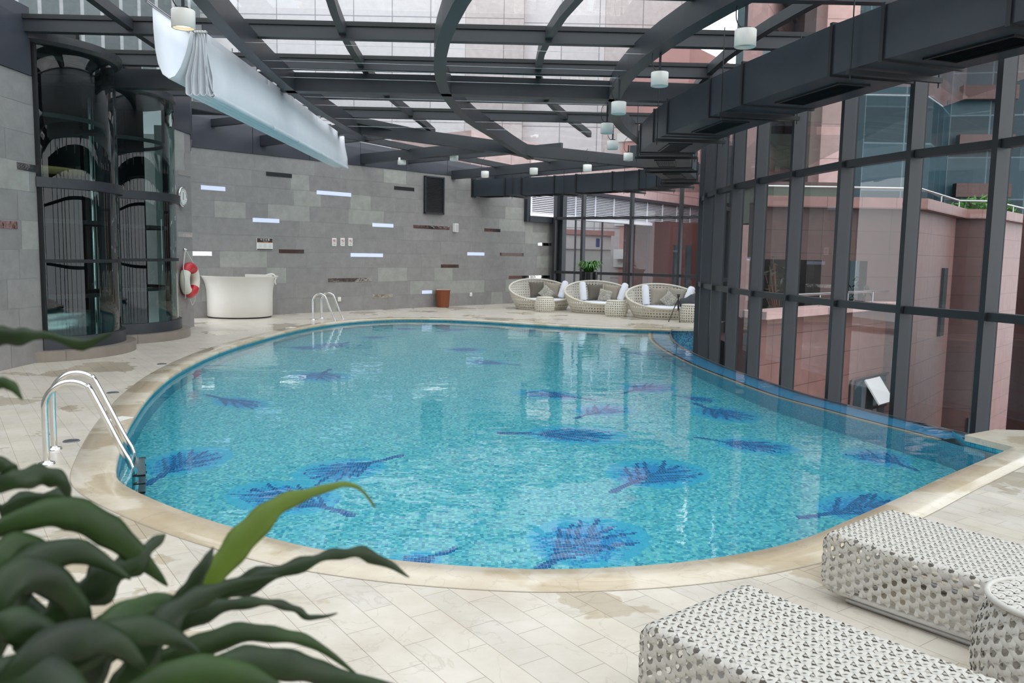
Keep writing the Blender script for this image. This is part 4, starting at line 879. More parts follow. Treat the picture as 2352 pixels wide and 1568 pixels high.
# ---- air duct
IN = [(4.35,5.4),(3.90,6.8),(3.44,8.05),(3.22,8.75),(2.79,10.5),(2.6,11.4),(2.33,13.0),(2.27,13.9),(2.28,15.4),(2.38,16.3),(2.75,17.9),(3.05,18.7),(3.55,20.2),(3.75,21.0),(3.7,21.9),(3.35,22.7),(2.7,23.3),(1.75,24.1),(1.15,24.6),(.2,25.25),(-.3,25.55),(-1.35,26.15)]
def dz_(y): return 3.53 if y < 16 else 3.53-.012*(y-16)
du = thing('air_duct', 'large dark grey rectangular air duct following the curved glass wall under the roof', 'duct', (IN[8][0], IN[8][1], 3.53)); n_ = len(IN)
nor = []
for i in range(n_):
    t = (Vector(IN[min(i+1, n_-1)])-Vector(IN[max(i-1, 0)])).normalized(); nor.append(Vector((t.y, -t.x)))
for i in range(n_-1):
    a_, b_ = Vector(IN[i]), Vector(IN[i+1]); na, nb_ = nor[i], nor[i+1]; wd = .98 if b_.y < 19 else .8; z0_, z1_ = dz_(a_.y), dz_(b_.y); H = .5
    mb = MB(); mb.hexa([(*a_, z0_), (*b_, z1_), (*(b_+nb_*wd), z1_), (*(a_+na*wd), z0_)], [(*a_, z0_+H), (*b_, z1_+H), (*(b_+nb_*wd), z1_+H), (*(a_+na*wd), z0_+H)]); mb.build('duct_section', M['duct'], du)
    t = (b_-a_).normalized(); e = .035; mb = MB()
    mb.bar(a_-na*.02, a_+na*(wd+.02), .045, z0_-.02, z0_+H+.02); mb.build('flange', M['black'], du)
    mid = (a_+b_)/2; nm = (na+nb_).normalized(); zz = (z0_+z1_)/2
    if (b_-a_).length > 1.05:
        mb = MB(); hw = .17; c = mid+nm*wd*.5; l_ = min(.62, (b_-a_).length*.33)
        for s0, s1, q0, q1 in ((-l_, l_, -hw-.03, -hw), (-l_, l_, hw, hw+.03), (-l_-.03, -l_, -hw-.03, hw+.03), (l_, l_+.03, -hw-.03, hw+.03)):
            mb.add([(*(c+t*s0+nm*q0), zz-.018), (*(c+t*s1+nm*q0), zz-.018), (*(c+t*s1+nm*q1), zz-.018), (*(c+t*s0+nm*q1), zz-.018), (*(c+t*s0+nm*q0), zz+.01), (*(c+t*s1+nm*q0), zz+.01), (*(c+t*s1+nm*q1), zz+.01), (*(c+t*s0+nm*q1), zz+.01)], [(0, 1, 2, 3), (0, 1, 5, 4), (2, 3, 7, 6), (0, 3, 7, 4), (1, 2, 6, 5)], 1)
        for k_ in range(9):
            q = -hw+(k_+.5)*2*hw/9; mb.add([(*(c-t*l_+nm*(q-.012)), zz-.012), (*(c+t*l_+nm*(q-.012)), zz-.012), (*(c+t*l_+nm*(q+.012)), zz-.004), (*(c-t*l_+nm*(q+.012)), zz-.004)], [(0, 1, 2, 3)], 0)
        mb.add([(*(c-t*l_-nm*hw), zz-.002), (*(c+t*l_-nm*hw), zz-.002), (*(c+t*l_+nm*hw), zz-.002), (*(c-t*l_+nm*hw), zz-.002)], [(0, 1, 2, 3)], 2)
        mb.build('grille', [M['duct'], M['black'], M['seam']], du)
    else:
        mb = MB(); mb.bar(mid-nm*.08, mid+nm*(wd+.08), .05, zz-.07, zz-.02); mb.build('hanger_bar', M['black'], du)
        for q in (-.05, wd+.05):
            p = mid+nm*q; mb = MB(); mb.tube([(p.x, p.y, zz-.12), (p.x, p.y, zroof(p.y)+.05)], .007, 6); mb.build('hanger_rod', M['black'], du)
a_ = Vector(IN[-1]); na = nor[-1]; mb = MB(); mb.bar(a_-na*.04, a_+na*.84, .12, dz_(a_.y)-.04, dz_(a_.y)+.54); mb.build('flange', M['black'], du)
# ---- ladders
def ladder(label, base, ang, full=True):
    t = thing('pool_ladder', label, 'ladder', (base[0], base[1], 0), ang, 'steel pool ladders', local=True)
    for s in (-.25, .25):
        pts = [(0, s, 0), (0, s, .2), (0, s, .38)]; cx, cz, r = .175, .43, .175
        pts += [(cx-r*math.cos(a), s, cz+.19*math.sin(a)) for a in np.linspace(.12, math.radians(142), 11)]
        pts += [(.50, s, .11), (.575, s, -.05)]; pts += [(.60, s, -.2), (.605, s, -.4), (.605, s, -1.05)]
        mb = MB(); mb.tube(spline([Vector(p) for p in pts], 5), .024, 12); mb.build('handrail', M['chrome'], t)
        mb = MB(); mb.lathe((0, s, 0), [(.024, .03), (.032, .022), (.055, .016), (.06, .004), (.06, 0)], 24); mb.build('floor_flange', M['chrome'], t)
    for z in (-.32, -.55, -.78, -1.0):
        mb = MB(); mb.box((.635, 0, z), (.08, .56, .025)); o = mb.build('step', M['steel'], t)
        mb = MB(); mb.box((.635, -.285, z), (.09, .02, .035)); mb.box((.635, .285, z), (.09, .02, .035)); mb.build('end_cap', M['black'], o)
    return t
b1 = at(107, 1067); b2 = at(125, 1031); mid = (b1+b2)/2; lad_dir = math.atan2((b2-b1).y, (b2-b1).x)-math.pi/2
ladder('nearer stainless pool ladder with arched handrails at the left of the pool', mid, lad_dir)
b1 = at(718, 735); b2 = at(740, 731); mid = (b1+b2)/2
ladder('far stainless pool ladder with arched handrails in front of the stone wall', mid, math.atan2((b2-b1).y, (b2-b1).x)-math.pi/2)
# ---- deck fittings
for i, (px, py) in enumerate(((164, 1013), (259, 902), (372, 836), (245, 1214))):
    p = at(px, py); mb = MB(); mb.lathe(p, [(0, .004), (.055, .004), (.055, .008), (.062, .008), (.066, .003), (.068, 0)], 32); [mb.box((p.x-.04+k_*.02, p.y, .0065), (.008, .08, .004)) for k_ in range(5)]; o = mb.build('floor_drain', plain('drain_metal', rgb(120, 122, 122), .5, .6), loc=p)
    tag(o, ('round steel floor drain right of the near ladder feet', 'round steel floor drain behind the near ladder handrails', 'round steel floor drain by the pool left of the life ring reflection', 'round steel floor drain half hidden by the foreground leaves')[i], 'drain', 'round deck drains')
for i, (px, py) in enumerate(((276, 963), (668, 753))):
    p = at(px, py); mb = MB(); mb.box((p.x, p.y, .006), (.14, .2, .008), -.3); o = mb.build('depth_marker', M['white'], loc=p); tag(o, ('small white depth marker plate on the coping beside the near ladder', 'small white depth marker plate on the deck in front of the white counter')[i], 'marker', 'white deck plates')
# ---- round white counter
c = at(551, 733); c = c+Vector((c.x, c.y, 0)).normalized()*.78; tb_ = thing('curved_counter', 'white round curved counter with flared top rim standing before the stone wall', 'counter', c)
k_ = 19.0; R0 = .79
mb = MB(); mb.lathe(c, [(R0-.04, .03), (R0-.02, .05), (R0-.015, .5), (R0-.005, .68), (R0+.02, .8), (R0+.06, .9), (R0+.12, .985), (R0+.13, 1.0), (R0+.10, 1.0), (R0-.01, .86), (R0-.06, .6), (R0-.06, .05)], 64, 0, math.radians(160), math.radians(395)); mb.build('shell', M['tub'], tb_)
mb = MB(); mb.lathe(c, [(R0-.07, 0), (R0-.05, 0), (R0-.05, .035), (R0-.07, .035)], 48, 0, math.radians(160), math.radians(395)); mb.build('plinth', M['seam'], tb_)
mb = MB(); mb.lathe(c, [(.0, .74), (R0-.05, .74)], 40); mb.build('inner_shelf', M['tub'], tb_)
mb = MB(); mb.bar(c.to_2d()+Vector((-.1, .35)), c.to_2d()+Vector((.75, .15)), .03, .74, 1.03); mb.build('back_panel', M['tub'], tb_)
p = c+Vector((.80, -.02, 1.0)); mb = MB(); mb.tube(spline([p+Vector((-.14, 0, .01)), p+Vector((-.05, 0, .05)), p+Vector((.06, -.03, .03)), p+Vector((.10, -.04, -.04)), p+Vector((.09, -.06, -.12)), p+Vector((.11, -.05, -.2))], 6), .014, 8); mb.tube(spline([p+Vector((-.18, .1, .02)), p+Vector((-.02, .06, .06)), p+Vector((.07, .0, .02)), p+Vector((.08, -.02, -.08))], 6), .012, 8); o = mb.build('rope_coil', M['rope'], loc=p); tag(o, 'loose end of white rope draped over the right rim of the curved counter', 'rope')
# ---- rattan basket
p = at_plane(1004, 700, MW0, MW1); p.z = 0; p = p+Vector((MWd.y, -MWd.x, 0))*.26; bk = thing('waste_basket', 'brown woven rattan waste basket against the stone wall', 'basket', p)
mb = MB(); mb.lathe(p, [(.0, .01), (.17, .01)], 36); n_ = 26
for i in range(n_):
    z0_, z1_ = .01+i*.5/n_, .01+(i+1)*.5/n_; r0_ = .17+.035*i/n_; mb.lathe(p, [(r0_, z0_), (r0_+.008, (z0_+z1_)/2), (r0_+.002, z1_)], 36)
mb.build('woven_body', M['basket'], bk)
mb = MB(); mb.tube([(p.x+.21*math.cos(a), p.y+.21*math.sin(a), .515) for a in np.linspace(0, 6.283, 33)], .014, 8)
for i in range(24): a = i*6.283/24; mb.tube([(p.x+(.176)*math.cos(a), p.y+.176*math.sin(a), .01), (p.x+.212*math.cos(a), p.y+.212*math.sin(a), .51)], .006, 5)
mb.build('rim', M['basket'], bk); mb = MB(); mb.lathe(p, [(.195, .40), (.20, .53), (.207, .528)], 30); mb.build('bin_liner', M['white'], bk)
# ---- perforated wicker surface: each cell of a grid is a frame round a hole
def weave_grid(mb, P, nu, nv, f=.30, closed_u=True):
    """P(i,j)->Vector on a (nu x nv) grid; every cell gets a hole"""
    idx = {}; vs = []; fs = []
    def V(p): vs.append(tuple(p)); return len(vs)-1
    g = {}
    for i in range(nu if closed_u else nu+1):
        for j in range(nv+1): g[(i, j)] = V(P(i, j))
    for i in range(nu):
        i2 = (i+1) % nu if closed_u else i+1
        for j in range(nv):
            c_ = [g[(i, j)], g[(i2, j)], g[(i2, j+1)], g[(i, j+1)]]; pc = [Vector(vs[k]) for k in c_]
            if min((pc[3]-pc[0]).length, (pc[2]-pc[1]).length) < .02:
                if max((pc[3]-pc[0]).length, (pc[2]-pc[1]).length) > .001: fs.append(tuple(c_))
                continue
            ce = sum(pc, Vector())/4
            inn_ = [V(ce+(q-ce)*(1-2*f)) for q in pc]
            for k in range(4): fs.append((c_[k], c_[(k+1) % 4], inn_[(k+1) % 4], inn_[k]))
    mb.add(vs, fs, 0, True)
def solid(o, th=.02):
    s_ = o.modifiers.new('solidify', 'SOLIDIFY'); s_.thickness = th; s_.offset = 0
def cushion(mb, c, w, h, th, rz, tilt, roll=0.0, m=0):
    """soft square cushion: face normal along local y"""
    n_ = 10; R_ = Matrix.Rotation(rz, 3, 'Z') @ Matrix.Rotation(tilt, 3, 'X') @ Matrix.Rotation(roll, 3, 'Y'); c = Vector(c)
    for sgn in (-1, 1):
        vs = []
        for i in range(n_+1):
            for j in range(n_+1):
                u, v = i/n_*2-1, j/n_*2-1; b_ = max(0, (1-u**4))*max(0, (1-v**4)); pin = 1-.07*(1-abs(u))*abs(v)**2; pin2 = 1-.07*(1-abs(v))*abs(u)**2
                vs.append(c+R_@Vector((u*w/2*pin2, sgn*th/2*b_**.5, v*h/2*pin)))
        fs = []
        for i in range(n_):
            for j in range(n_):
                a_ = i*(n_+1)+j; f_ = (a_, a_+n_+1, a_+n_+2, a_+1); fs.append(f_ if sgn < 0 else f_[::-1])
        mb.add(vs, fs, m, True)
def daybed(label, c, rz, R=1.02, H=.87):
    """round woven shell, low in front (-y local), high behind"""
    t = thing('round_daybed', label, 'daybed', c, rz, 'round wicker daybeds', local=True)
    def rim(a): k = (1+math.sin(a))/2; return .28+(H-.28)*k**1.15
    def wz(a, z):
        q = z/H; sh_ = .76+.27*math.sin(min(1, q*1.25)*math.pi*.5)-.03*q*q
        return Vector((R*sh_*math.cos(a), R*.92*sh_*math.sin(a), z))
    def wall(a, s): return wz(a, rim(a)*s)
    nu, nv = 66, 11; mb = MB(); weave_grid(mb, lambda i, j: wz(i*2*math.pi/nu, min(.03+.078*j, rim(i*2*math.pi/nu))), nu, nv, .29); o = mb.build('woven_shell', M['wicker_far'], t); solid(o, .012)
    mb = MB(); path = [wall(i*2*math.pi/72, 1.0) for i in range(73)]; mb.tube(path, .03, 8); mb.build('rim', M['wicker_far'], t)
    mb = MB(); path = [wall(i*2*math.pi/72, .02)+Vector((0, 0, .02)) for i in range(73)]; mb.tube(path, .022, 8); mb.build('base_rim', M['wicker_far'], t)
    mb = MB(); mb.lathe((0, 0, 0), [(0, .19), (R*.76, .19), (R*.82, .21), (R*.84, .25), (R*.82, .28), (R*.76, .30), (R*.5, .305), (0, .31)], 48); o = mb.build('mattress', M['cushion_white'], t); o.scale = (1, .92, 1)
    return t
def place_cushions(base, rz, spec):
    Rz = Matrix.Rotation(rz, 3, 'Z')
    for (x, y, z, w, h, th, tr, tilt, roll, mt, nm, lab, cat) in spec:
        p = Vector(base)+Rz@Vector((x, y, z-.07)); mb = MB(); cushion(mb, (0, 0, 0), w, h, th, 0, tilt, roll)
        o = mb.build(nm, M[mt]); o.location = p; o.rotation_euler = (0, 0, rz+tr); tag(o, lab, cat, 'cushions on the round daybeds')
def bolster(base, rz, x, y, z, lean, lab):
    p = Vector(base)+Matrix.Rotation(rz, 3, 'Z')@Vector((x, y, z-.06)); mb = MB(); mb.lathe((0, 0, 0), [(0, -.27), (.07, -.27), (.095, -.24), (.1, 0), (.095, .24), (.07, .27), (0, .27)], 20); o = mb.build('rolled_towel', M['cushion_white']); o.location = p; o.rotation_euler = (-.28, lean, rz); tag(o, lab, 'towel', 'rolled towels on the round daybeds')
DB = [(at(1243, 712), 'left'), (at(1375, 720), 'middle'), (at(1520, 733), 'right')]
names = ['leftmost round cream wicker daybed, nearest the stone wall', 'middle round cream wicker daybed in front of the black planter', 'rightmost round cream wicker daybed, behind the tripod']
wor = ['leftmost', 'middle', 'rightmost']
for k_, (b_, w_) in enumerate(DB):
    rz = math.radians((14, 8, 2)[k_]); c = Vector((b_.x*1.035, b_.y+.62, 0)); s_ = 1.0
    daybed(names[k_], c, rz, (.98, 1.02, 1.0)[k_]); wd_ = wor[k_]
    dk = 'cushion_dark' if k_ < 2 else 'cushion_mid'
    place_cushions(c, rz, [(-.02, .48, .62, .5, .5, .16, .12, -.30, .0, dk, 'scatter_cushion', ('dark taupe square cushion on the leftmost daybed', 'dark taupe square cushion beside the towel roll on the middle daybed', 'taupe square cushion left of the patterned one on the rightmost daybed')[k_], 'cushion'),
        (.44, .42, .62, .48, .48, .15, -.30, -.30, .1, 'cushion_mid', 'scatter_cushion', 'beige square cushion at the right side of the %s daybed' % wd_, 'cushion'),
        (.20, .18, .54, .38, .38, .13, -.05, -.35, (.75, .25, .8)[k_], 'cushion_pat', 'patterned_cushion', 'small grey patterned cushion leaning in front on the %s daybed' % wd_, 'cushion')])
    if k_: bolster(c, rz, -.40, .44, .64, -.06, 'white rolled towel upright at the left of the %s daybed' % wd_)
    bolster(c, rz, .74, .22, .64, .42, 'white rolled towel leaning at the right of the %s daybed' % wd_)
# ---- drum side tables
def drum(label, c, R=.25, H=.42, nu=30, nv=7, top=True):
    t = thing('drum_table', label, 'side table', c, 0, 'round wicker drum tables', local=True)
    def P(i, j): a = i*2*math.pi/nu; s_ = j/nv; r = R*(.86+.18*math.sin(math.pi*(s_*.92+.08))-.04*s_); return Vector((r*math.cos(a), r*math.sin(a), .012+H*s_*.96))
    mb = MB(); weave_grid(mb, P, nu, nv, .29); o = mb.build('woven_body', M['wicker_far'], t); solid(o, .012)
    r1 = R*.88; mb = MB(); mb.lathe((0, 0, 0), [(0, H), (r1-.02, H), (r1, H-.01), (r1, H-.03), (0, H-.03)], 36); mb.build('top', M['wicker_far'], t)
    mb = MB(); mb.tube([(R*.88*math.cos(a), R*.88*math.sin(a), .014) for a in np.linspace(0, 6.283, 33)], .014, 8); mb.build('base_rim', M['wicker_far'], t)
    return t
for i, (px, py) in enumerate(((1252, 717), (1417, 728), (1592, 741))):
    p = at(px, py); p.y += .23; drum(('cream wicker drum table in front of the leftmost daybed', 'cream wicker drum table between the middle and rightmost daybeds', 'cream wicker drum table behind the tripod, cut by the window frame')[i], p, (.28, .30, .30)[i], (.43, .44, .45)[i])
# small things on the last drum: camera bag, black bottle
dp = at(1592, 741); dp.y += .23
mb = MB(); mb.lathe((0, 0, 0), [(0, 0), (.035, 0), (.04, .02), (.04, .14), (.02, .17), (.018, .2), (0, .2)], 18); mb.box((.07, .02, .06), (.1, .09, .12)); o = mb.build('photo_camera', M['black'], loc=None); o.location = (dp.x+.12, dp.y-.03, .453); tag(o, 'black camera standing on the wicker drum table by the window frame', 'camera')
# ---- tripod
tp = at(1555, 738.5); tr_ = thing('tripod', 'small black camera tripod standing on the deck before the rightmost daybed', 'tripod', tp)
hd = Vector((tp.x+.01, tp.y, .62))
for a in (200, 275, 340):
    f_ = Vector((tp.x+.24*math.cos(math.radians(a)), tp.y+.24*math.sin(math.radians(a)), .01)); m1 = hd+(f_-hd)*.5
    mb = MB(); mb.tube([hd+Vector((0, 0, -.05)), m1], .013, 8); mb.tube([m1, f_], .009, 8); mb.lathe(f_, [(0, -.01), (.015, -.01), (.012, .02), (0, .02)], 10); mb.tube([m1, Vector((tp.x+.01, tp.y, .33))], .005, 6); mb.build('leg', M['black'], tr_)
mb = MB(); mb.tube([(tp.x+.01, tp.y, .28), (tp.x+.01, tp.y, .66)], .013, 8); mb.build('column', M['black'], tr_)
mb = MB(); mb.box((hd.x, hd.y, .65), (.06, .06, .05)); mb.box((hd.x, hd.y, .69), (.08, .06, .02)); mb.tube([(hd.x, hd.y, .66), (hd.x-.06, hd.y-.12, .60)], .008, 6); mb.build('head', M['black'], tr_)
# dark jacket thrown over the daybed rim
jc = DB[2][0]+Vector((.80, .40, .50)); mb = MB(); rng = random.Random(3); n_ = 12; vs = []
for i in range(n_+1):
    for j in range(n_+1):
        u, v = i/n_-.5, j/n_-.5; z = .12-.9*abs(v)**1.4-.5*u*u+.03*math.sin(9*u+3*v)+.02*math.sin(17*v+5*u); vs.append((jc.x+u*.5+.03*math.sin(8*v), jc.y+v*.42, jc.z+z))
mb.add(vs, [(i*(n_+1)+j, (i+1)*(n_+1)+j, (i+1)*(n_+1)+j+1, i*(n_+1)+j+1) for i in range(n_) for j in range(n_)], 0, True); o = mb.build('jacket', plain('dark_grey_cloth', rgb(62, 64, 70), .8, 0, .2, 20)); solid(o, .02); tag(o, 'dark grey jacket draped over the right rim of the rightmost daybed', 'jacket')
# ---- black planter with plant behind the daybeds
pp = atd(1351, 700, 26.6); pc = Vector((pp.x, 26.6, 0)); pl = thing('potted_plant', 'bushy green plant in a tall black cylindrical planter by the far window', 'plant', pc)
mb = MB(); mb.lathe(pc, [(0, 0), (.26, 0), (.27, .02), (.27, 1.10), (.265, 1.12), (.24, 1.12), (.24, 1.05), (0, 1.05)], 36); mb.build('planter', M['pot'], pl)
rng = random.Random(8); mb = MB()
for i in range(120):
    a = rng.random()*6.283; l_ = .28+.22*rng.random(); up_ = .15+.30*rng.random(); b_ = pc+Vector((.1*math.cos(a)*rng.random(), .1*math.sin(a)*rng.random(), 1.04)); d = Vector((math.cos(a), math.sin(a), 0)); sdir = Vector((-math.sin(a), math.cos(a), 0))*.028
    pts = [b_, b_+d*l_*.35+Vector((0, 0, up_*.9)), b_+d*l_*.7+Vector((0, 0, up_)), b_+d*l_+Vector((0, 0, up_*.6))]; ws = (.5, 1, .9, .05); vs = []
    for q, w in zip(pts, ws): vs += [q-sdir*w, q+sdir*w]
    mb.add(vs, [(0, 1, 3, 2), (2, 3, 5, 4), (4, 5, 7, 6)], 0, True)
mb.build('foliage', M['leaf_far'], pl)
# ---- woven loungers in the foreground: three families of flat strands on a wrapped surface
def ribbon_weave(mb, S_, N_, U, V_, pitch=.043, wid=.019, inside=None, step=.0105, amp=.0035, th=.0022):
    """S_(u,v)->point, N_(u,v)->normal; strands at 0, 60 and 120 degrees, each going over and under the others"""
    for fam, ang in enumerate((90, 30, 150)):
        ca, sa = math.cos(math.radians(ang)), math.sin(math.radians(ang)); nx, ny = -sa, ca
        cs = [nx*u+ny*v for u in (0, U) for v in (0, V_)]; o0, o1 = min(cs), max(cs); k0 = int(math.floor(o0/pitch)); k1 = int(math.ceil(o1/pitch))
        for k in range(k0, k1+1):
            off = (k+(.0, .25, .25)[fam])*pitch; ts = [ca*u+sa*v for u in (0, U) for v in (0, V_)]; t0, t1 = min(ts)-.02, max(ts)+.02; run = []
            n_ = int((t1-t0)/step)
            for i in range(n_+1):
                t = t0+i*step; u, v = nx*off+ca*t, ny*off+sa*t
                ok = -1e-6 <= u <= U+1e-6 and -1e-6 <= v <= V_+1e-6 and (inside is None or inside(u, v))
                if ok: run.append((u, v, t))
                if (not ok or i == n_) and run:
                    if len(run) > 2:
                        vs = []
                        for (uu, vv, tt) in run:
                            h_ = amp*math.sin(2*math.pi*tt/(pitch*1.1547)+fam*2.1+k*math.pi); nn = N_(uu, vv); e_ = .5*wid
                            a_ = S_(uu+nx*e_, vv+ny*e_); b_ = S_(uu-nx*e_, vv-ny*e_); c_ = (a_+b_)/2
                            vs += [a_+nn*(h_-.0006), c_+nn*(h_+.0014), b_+nn*(h_-.0006)]
                        m_ = len(run); mb.add(vs, [f for i2 in range(m_-1) for f in ((3*i2, 3*i2+1, 3*i2+4, 3*i2+3), (3*i2+1, 3*i2+2, 3*i2+5, 3*i2+4))], 0, True)
                    run = []
LH, LW_, LZ = .30, .62, .045     # body height, width, clearance
def lounger(label, corner, ang):
    """corner: near-top foot corner on the ground plan; local x runs from foot to head, y across away from the camera"""
    t = thing('wicker_lounger', label, 'lounger', (corner[0], corner[1], 0), ang, 'white wicker loungers in the foreground', local=True)
    r = .07; Lt = 1.35; segs_ = [('u', .10), ('a', r), ('v', LH-2*r), ('a', r), ('t', Lt)]
    a1 = math.pi*r/2
    def prof(s):   # side profile: underside, foot end, top
        if s < .10: return Vector((r+.10-s, LZ)), Vector((0, -1))
        s -= .10
        if s < a1: a = s/r; return Vector((r-r*math.sin(a), LZ+r-r*math.cos(a))), Vector((-math.sin(a), -math.cos(a)))
        s -= a1; h = LH-2*r
        if s < h: return Vector((0, LZ+r+s)), Vector((-1, 0))
        s -= h
        if s < a1: a = s/r; return Vector((r-r*math.cos(a), LZ+LH-r+r*math.sin(a))), Vector((-math.cos(a), math.sin(a)))
        s -= a1; z = LZ+LH-.012*math.sin(min(1, s/1.2)*math.pi); return Vector((r+s, z)), Vector((0, 1))
    U = .10+2*a1+(LH-2*r)+Lt-r; q = .03; a2 = q*math.pi/2; V_ = LW_-2*q+2*a2+.0
    def SN(u, v):
        p, n = prof(max(0, min(U, u))); 
        if v < a2: a = (a2-v)/q; y = q-q*math.sin(a); dn = q*(1-math.cos(a)); nn = Vector((n.x*math.cos(a), -math.sin(a), n.y*math.cos(a)))
        elif v > V_-a2: a = (v-V_+a2)/q; y = LW_-q+q*math.sin(a); dn = q*(1-math.cos(a)); nn = Vector((n.x*math.cos(a), math.sin(a), n.y*math.cos(a)))
        else: y = q+(v-a2); dn = 0; nn = Vector((n.x, 0, n.y))
        return Vector((p.x-n.x*dn, y, p.y-n.y*dn)), nn
    mb = MB(); ribbon_weave(mb, lambda u, v: SN(u, v)[0], lambda u, v: SN(u, v)[1], U, V_); mb.build('woven_top', M['wicker'], t)
    def inside(u, v):
        x, z = u, v
        if x < q or z < q or z > LH-q: return False
        if x < r+.0:
            cz = r if z < r else (LH-r if z > LH-r else z)
            return math.hypot(x-r, z-cz) <= r-q*.8 or (cz == z and x >= q*.8)
        return True
    for y, s_ in ((0, -1), (LW_, 1)):
        mb = MB(); ribbon_weave(mb, lambda u, v: Vector((u, y, LZ+v)), lambda u, v: Vector((0, s_, 0)), Lt, LH, inside=inside); mb.build('woven_side', M['wicker'], t)
        mb = MB(); mb.tube([(Lt, y-s_*q*.6, LZ+.012), (r+.02, y-s_*q*.6, LZ+.012)], .012, 8); mb.build('edge_cord', M['wicker'], t)
    mb = MB(); fr2 = .03
    for y in (.06, LW_-.06): mb.tube([(.12, y, .02), (Lt, y, .02)], .018, 10)
    for x in (.2, .75, 1.3): mb.tube([(x, .06, .03), (x, .06, LZ+.02)], .012, 8); mb.tube([(x, LW_-.06, .03), (x, LW_-.06, LZ+.02)], .012, 8)
    mb.build('skid_rail', M['steel'], t)
    mb = MB()
    for x in (.12, .55, 1.0): mb.tube([(x, .05, LZ+LH-.04), (x, LW_-.05, LZ+LH-.04)], .012, 8)
    for y in (.05, LW_-.05): mb.tube([(.08, y, LZ+LH-.04), (Lt, y, LZ+LH-.04)], .012, 8)
    mb.build('inner_frame', M['wicker'], t)
    return t
lang = math.atan2(-.77, .64)
lounger('white wicker lounger farther from the camera, its steel skid rail showing', (1.52, 3.90), lang)
lounger('white wicker lounger nearest the camera at the bottom edge', (.47, 2.86), lang)
# drum table between them
t = thing('drum_table', 'white wicker drum table between the two foreground loungers', 'side table', (1.985, 2.88, 0), 0, 'round wicker drum tables', local=True)
Rd, Hd = .25, .42
def dS(u, v): s_ = v/Hd; r = Rd*(.86+.18*math.sin(math.pi*(s_*.92+.08))-.04*s_); a = u/(Rd*.95); return Vector((r*math.cos(a), r*math.sin(a), .01+v))
def dN(u, v): a = u/(Rd*.95); return Vector((math.cos(a), math.sin(a), .1)).normalized()
mb = MB(); ribbon_weave(mb, dS, dN, 2*math.pi*Rd*.95, Hd); mb.build('woven_body', M['wicker'], t)
mb = MB(); mb.tube([(Rd*.87*math.cos(a), Rd*.87*math.sin(a), Hd+.01) for a in np.linspace(0, 6.283, 41)], .012, 8); mb.build('rim', M['wicker'], t)
mb = MB(); ribbon_weave(mb, lambda u, v: Vector((u-Rd, v-Rd, Hd+.012)), lambda u, v: Vector((0, 0, 1)), 2*Rd, 2*Rd, inside=lambda u, v: math.hypot(u-Rd, v-Rd) < Rd*.87); mb.build('woven_top', M['wicker'], t)
# ---- foreground plant
fp = thing('foliage_plant', 'large green leafy plant close to the camera, blurred in the lower left corner', 'plant', (-.62, .55, 0))
mb = MB(); pb = Vector((-.62, .55, 0)); mb.lathe(pb, [(0, 0), (.16, 0), (.21, .5), (.22, .52), (.19, .52), (.18, .46), (0, .46)], 36); mb.build('pot', M['pot'], fp)
mb = MB()
for k_ in range(6): a = k_*1.05; mb.tube(spline([pb+Vector((.05*math.cos(a), .05*math.sin(a), .45)), pb+Vector((.08*math.cos(a), .08*math.sin(a), .8)), pb+Vector((.12*math.cos(a)+.02, .12*math.sin(a)+.04, 1.08))], 4), .012, 8)
mb.build('stem', M['leaf'], fp)
def leaf(pts, ws, mat, wav=.0, seed=0, roll=0.0):
    """pts: (px,py,dist) survey of the midrib; ws: half-widths in metres"""
    P = spline([atd(x, y, d) for x, y, d in pts], 7); rng = random.Random(seed); n_ = len(P); mb = MB(); vs = []; ph = rng.random()*6
    for i, p in enumerate(P):
        t = (P[min(i+1, n_-1)]-P[max(i-1, 0)]).normalized(); view = (p-Vector((0, 0, EYE))).normalized(); s_ = t.cross(view).normalized(); nn = s_.cross(t).normalized()
        s_ = (s_*math.cos(roll)+nn*math.sin(roll)).normalized(); nn = s_.cross(t).normalized(); f = i/(n_-1)*(len(ws)-1); j = min(int(f), len(ws)-2); w = ws[j]+(ws[j+1]-ws[j])*(f-j); wv = wav*w*math.sin(i*.9+ph); wv2 = wav*w*math.sin(i*1.1+ph+2)
        vs += [p-s_*(w+wv), p-s_*w*.5-nn*w*.12, p-nn*w*.22, p+s_*w*.5-nn*w*.12, p+s_*(w+wv2)]
    mb.add(vs, [(i*5+k, i*5+k+1, i*5+k+6, i*5+k+5) for i in range(n_-1) for k in range(4)], 0, True); o = mb.build('leaf', M[mat], fp); solid(o, .0012); return o
D = .8
SP = (.25, .7, 1.0, .95, .62, .04)
def sp(w): return [w*k for k in SP]
